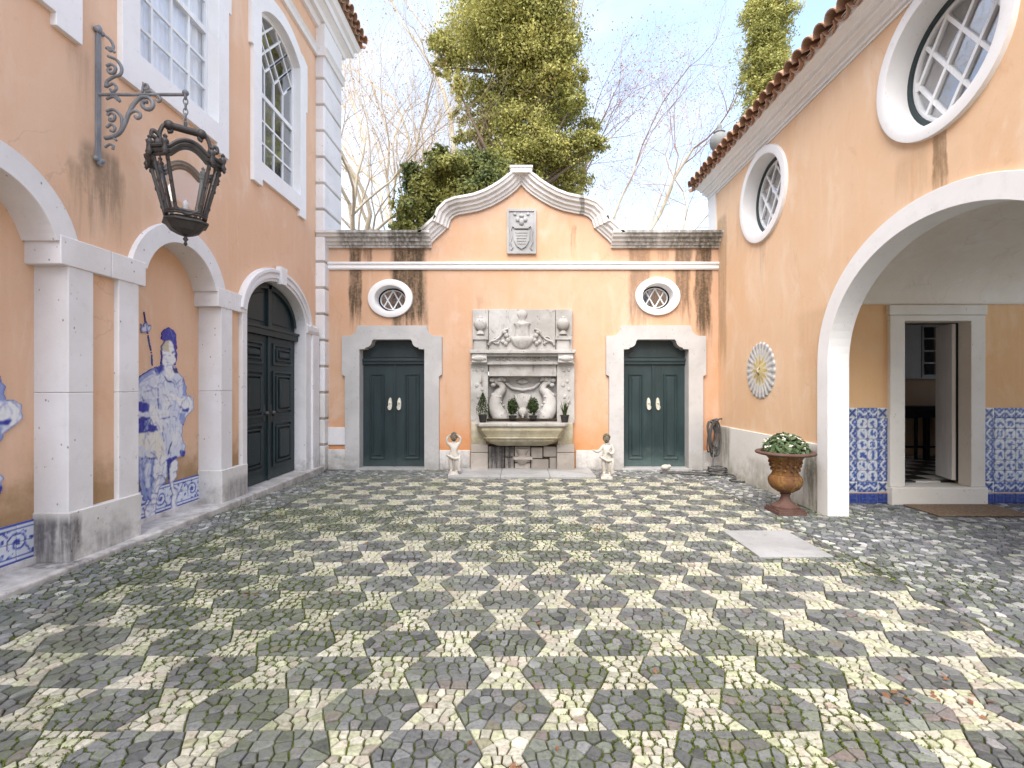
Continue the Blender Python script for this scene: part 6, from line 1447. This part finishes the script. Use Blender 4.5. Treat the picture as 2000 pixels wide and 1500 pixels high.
tube(mb, catmull([(cxh - .02, cyh - .06, .45), (cxh - .06, cyh - .12, .25), (3.30, 8.38, .06), (3.18, 8.22, hz_), (3.02, 8.30, hz_), (2.75, 8.42, hz_), (2.52, 8.42, hz_ + .01), (2.47, 8.50, hz_), (2.6, 8.56, hz_), (2.95, 8.52, hz_), (3.12, 8.42, .03), (3.3, 8.3, .04), (3.46, 8.28, .05), (3.52, 8.36, .06), (3.45, 8.46, .07), (3.30, 8.44, .05), (3.22, 8.30, .05), (3.34, 8.16, .04), (3.50, 8.16, .05), (3.55, 8.02, .04), (3.50, 7.92, hz_), (3.38, 7.82, hz_), (3.40, 7.72, hz_), (3.55, 7.66, hz_)], 6), .014, 6)
for k in range(5):
    pts = []; 
    for i in range(17): t_ = 2 * math.pi * i / 16; pts.append((3.40 + hr.uniform(-.01, .01) + .15 * math.cos(t_ + k) * hr.uniform(.9, 1.1), 8.38 + .12 * math.sin(t_ + k) * hr.uniform(.9, 1.1), .03 + .024 * k + .01 * math.sin(3 * t_ + k)))
    tube(mb, catmull(pts, 3), .013, 6)
mb.build('ground_loop', M['hose'], hs, smooth=True)
mb = MB(); ball(mb, (PX(1300, 8.7), 8.7, .075), (.085, .06, .05), 12, 9); ball(mb, (PX(1300, 8.7) + .05, 8.67, .095), (.04, .04, .035), 10, 7)
o = mb.build('loose_stone', M['statue'], smooth=True); tag(o, 'small cream stone lying at the foot of the right green door', 'stone'); 
mb = MB(); vs_ = []; 
mx0, mx1, my0, my1 = 4.85, 5.95, 5.62, 6.16
wbox(mb, mx0, mx1, my0, my1, .006, .026); o = mb.build('door_mat', M['mat'], bevel=.008); tag(o, 'brown coir door mat on the cobbles below the porch step', 'mat')

# stone finial on the roof of the right building
fx, fy = PX(1405, 9.3), 9.3; fz = PZ(300, 9.3)
fin = thing('roof_finial', 'grey stone ball finial standing on the roof corner above the clay eaves', 'finial', (fx, fy, fz - .7))
mb = MB(); wbox(mb, fx - .14, fx + .14, fy - .14, fy + .14, fz - .75, fz - .08); mb.build('pedestal', M['finial'], fin, bevel=.01)
mb = MB(); lathe(mb, [(.10, -.09), (.12, -.05), (.07, -.01), (.06, .03), (.12, .08), (.17, .16), (.18, .24), (.15, .33), (.09, .38), (.11, .40), (.06, .43), (.035, .47), (.05, .51), (.03, .56), (.0, .59)], (fx, fy, fz), 24, 1, (8, .03)); mb.build('ball', M['finial'], fin, smooth=True, angle=60)

# ---------------------------------------------------------------- trees behind the wall
def leaf_tree(name, label, cat, base, trunk_pts, trunk_r, clumps, n_leaf, size, leafm, barkm, seed, group=None, flat=.8, limb=True):
    t = thing(name, label, cat, base, group); rs = np.random.RandomState(seed)
    mb = MB(); tube(mb, catmull(trunk_pts, 4), [trunk_r + (.3 * trunk_r - trunk_r) * i / (4 * (len(trunk_pts) - 1)) for i in range(4 * (len(trunk_pts) - 1) + 1)], 9)
    T = [Vector(p) for p in trunk_pts]
    if limb:
        for (c, r_) in clumps:
            c = Vector(c); a = min(T, key=lambda p: (p - c).length + max(0, p.z - c.z) * 3); m_ = a.lerp(c, .5) + Vector((0, 0, -.1)); tube(mb, catmull([a, m_, c], 4), [trunk_r * .32 + (.012 - trunk_r * .32) * i / 8 for i in range(9)], 6)
    mb.build('trunk', barkm, t, smooth=True)
    W_ = np.array([r_[0] * r_[1] * r_[2] if isinstance(r_, tuple) else r_ ** 3 for (c, r_) in clumps]) ** (2 / 3); W_ /= W_.sum(); P, Nn = [], []
    for (c, r_), w_ in zip(clumps, W_):
        k = int(n_leaf * w_); r3 = np.array(r_ if isinstance(r_, tuple) else (r_, r_, r_ * flat))
        # twigs through the clump carry sprays of leaves
        ns = max(4, k // 26); d0 = rs.normal(size=(ns, 3)); d0 /= np.linalg.norm(d0, axis=1, keepdims=True); c0 = d0 * (rs.uniform(.25, 1.0, ns) ** .6)[:, None] * r3
        c0 *= (1 + .18 * rs.normal(size=(ns, 1)))
        idx = rs.randint(0, ns, k); sp_ = rs.normal(0, 1, (k, 3)) * r3 * .13 ; P.append(np.array(c) + c0[idx] + sp_); Nn.append(d0[idx] * .7 + rs.normal(0, .7, (k, 3)) + np.array([0, 0, .35]))
    P, Nn = np.concatenate(P), np.concatenate(Nn); sz = rs.uniform(.6, 1.35, len(P)) * size
    me = quads_mesh('crown', P, Nn, sz, 1.0, rs, .12); link('crown', me, leafm, t)['kind'] = 'stuff'; return t
Tq = lambda x, y_, Y: (PX(x, Y), Y, PZ(y_, Y))
cl = []
rt = random.Random(31)
spec = [(1010, 20, 100, 75), (960, 60, 95, 70), (1060, 60, 85, 65), (900, 90, 62, 45), (1100, 95, 48, 42), (1010, 110, 80, 55), (1000, -70, 80, 80), (950, -20, 75, 60), (1070, -30, 70, 60), (1000, -160, 65, 70),
        (1030, 170, 80, 50), (1080, 160, 60, 40), (980, 200, 55, 55), (930, 180, 38, 32), (1020, 240, 72, 55), (1090, 220, 62, 48), (1120, 150, 32, 26), (890, 165, 26, 30), (905, 225, 26, 18), (860, 80, 30, 22), (1050, 290, 65, 40), (1140, 285, 46, 26), (1100, 300, 55, 38), (1080, 340, 60, 40), (1010, 300, 50, 40), (1170, 280, 22, 16), (1120, 355, 40, 26), (1030, 350, 60, 40), (950, 290, 30, 28), (935, 260, 30, 22), (990, 330, 60, 36), (900, 270, 22, 16), (960, 240, 36, 30), (1150, 250, 30, 22), (1120, 200, 34, 26), (865, 130, 24, 18)]
for (x, y_, a, b) in spec:
    Y = 14.5 + rt.uniform(-.8, .9); s_ = Y / 950; cl.append((Tq(x, y_, Y), (a * s_ * .92, a * s_ * .8, b * s_ * .92)))
leaf_tree('yew_tree', 'tall yellow green evergreen tree standing behind the curved gable', 'tree', (PX(1010, 14.5), 14.5, 0), [(PX(1015, 14.5), 14.5, -.1), (PX(1012, 14.5), 14.5, 3), (PX(1005, 14.5), 14.5, 7), (PX(1010, 14.5), 14.5, 11), (PX(1002, 14.5), 14.5, 15.3)], .32, cl, 150000, .045, M['yew'], M['bark'], 3)
cl = []
for (x, y_, a, b) in [(900, 345, 70, 45), (840, 380, 55, 45), (800, 415, 34, 34), (870, 420, 60, 35), (935, 330, 45, 36), (960, 370, 45, 40), (815, 360, 34, 26), (870, 325, 40, 22), (785, 440, 24, 24), (920, 400, 60, 40), (860, 300, 22, 16), (800, 330, 20, 14), (985, 345, 28, 30)]:
    Y = 12.2 + rt.uniform(-.6, .6); s_ = Y / 950; cl.append((Tq(x, y_, Y), (a * s_ * .95, a * s_ * .8, b * s_ * .95)))
leaf_tree('laurel_tree', 'dark green bushy tree rising behind the left shoulder of the gable', 'tree', (PX(880, 12.2), 12.2, 0), [(PX(885, 12.2), 12.2, -.1), (PX(880, 12.2), 12.2, 3), (PX(890, 12.2), 12.2, 5.5), (PX(905, 12.2), 12.2, 6.9)], .16, cl, 50000, .046, M['ivyleaf'], M['bark'], 4)
YC = 17.0; cl = []
for k in range(60):
    y_ = -60 + 330 * k / 59 + rt.uniform(-6, 6); half = 50 * min(1, .45 + (y_ + 70) / 170.0); cx = 1500 + rt.uniform(-.55, .55) * half; s_ = YC / 950
    cl.append(((PX(cx, YC), YC + rt.uniform(-.4, .4), PZ(y_, YC)), (half * .62 * s_, half * .62 * s_, 26 * s_)))
leaf_tree('cypress_tree', 'slim column of yellow green cypress beyond the clay roof', 'tree', (PX(1500, YC), YC, 0), [(PX(1500, YC), YC, -.1), (PX(1500, YC), YC, 6), (PX(1500, YC), YC, 11), (PX(1500, YC), YC, 16)], .2, cl, 85000, .042, M['cypress'], M['bark'], 6, limb=False)

def bare_tree(name, label, base, h0, r0, lean, seed, depth, twm, spread=.55, dens=1.0, leaves=0, bark='palebark'):
    t = thing(name, label, 'tree', base, 'leafless trees behind the back wall'); r_ = random.Random(seed); big, tw = MB(), MB(); tips = []
    def grow(p, d, L, rad, lev):
        pts = [p]; n_ = 4 if lev < 3 else 3; q_ = p.copy(); dd = d.copy()
        for i in range(n_):
            dd = (dd + Vector((r_.uniform(-1, 1), r_.uniform(-1, 1), r_.uniform(-.7, .9))) * (.13 if lev < 2 else .24)).normalized(); q_ = q_ + dd * L / n_; pts.append(q_.copy())
        tgt, sg = (big, 7 if lev < 2 else 5) if lev < 3 else (tw, 3)
        tube(tgt, pts, [rad * (1 - .45 * i / n_) for i in range(n_ + 1)], sg, False)
        if lev >= depth: tips.append(q_.copy()); return
        nb = (3 if lev < 2 else r_.choice((3, 4)) if lev < depth - 1 else 4)
        for k in range(int(nb * dens + .5)):
            i = r_.randint(max(1, n_ - 2), n_) if k else n_; ax = Vector((r_.uniform(-1, 1), r_.uniform(-1, 1), r_.uniform(-.55, .75))); nd = (dd * (1 - spread * .5) + ax * spread * (1 if k else .5)).normalized()
            grow(pts[i], nd, L * r_.uniform(.60, .82), rad * (.55 - .0 * k) * r_.uniform(.7, 1.0) * (1.15 if k == 0 else .85), lev + 1)
    grow(Vector(base) - Vector((0, 0, .2)), Vector((*lean, 1)).normalized(), h0, r0, 0)
    big.build('trunk', M[bark], t, smooth=True, recalc=False); o = tw.build('twigs', M[twm], t, recalc=False); o['kind'] = 'stuff'
    if leaves:
        rs = np.random.RandomState(seed); T = np.array([tuple(p) for p in tips]); idx = rs.randint(0, len(T), leaves); P = T[idx] + rs.normal(0, .16, (leaves, 3))
        me = quads_mesh('dry_leaves', P, rs.normal(size=(leaves, 3)), rs.uniform(.018, .042, leaves), 1.1, rs); link('dry_leaves', me, M['dryleaf'], t)['kind'] = 'stuff'
    print(name, len(tips), len(tw.f)); return t
bare_tree('plane_tree', 'bare pale plane tree left of the tall evergreen', (PX(878, 19), 19, 0), 8.0, .30, (-.03, 0), 5, 7, 'twig', .55, 1.0, 2600)
bare_tree('plane_tree', 'bare pale tree with low spreading limbs beside the left house corner', (PX(690, 17), 17, 0), 4.6, .26, (-.02, 0), 9, 7, 'twig', .62, 1.0, 1500)
bare_tree('plane_tree', 'bare pale plane tree rising at the left house cornice', (PX(765, 21), 21, 0), 5.5, .26, (.03, 0), 14, 7, 'twig', .6, 1.0, 3000)
bare_tree('bare_tree', 'bare russet twigged tree right of the tall evergreen', (PX(1130, 20), 20, 0), 5.2, .24, (.10, 0), 23, 7, 'twig2', .70, 1.0, 7000)
bare_tree('bare_tree', 'low bare twiggy tree behind the right cornice', (PX(1255, 17), 17, 0), 2.6, .12, (.05, 0), 27, 6, 'twig2', .6, 1.0, 900)
bare_tree('bare_tree', 'bare russet tree whose fine twigs spread over the right of the gable', (PX(1195, 23), 23, 0), 6.4, .24, (.02, 0), 41, 7, 'twig2', .72, 1.0, 7000)
bare_tree('plane_tree', 'bare pale plane tree far behind, between the left cornice and the evergreen', (PX(735, 26), 26, 0), 6.5, .26, (.0, 0), 52, 7, 'twig', .68, 1.0, 2500)
bare_tree('plane_tree', 'bare pale plane tree far behind, close against the left side of the evergreen', (PX(820, 25), 25, 0), 7.5, .26, (-.02, 0), 57, 7, 'twig', .68, 1.0, 2500)
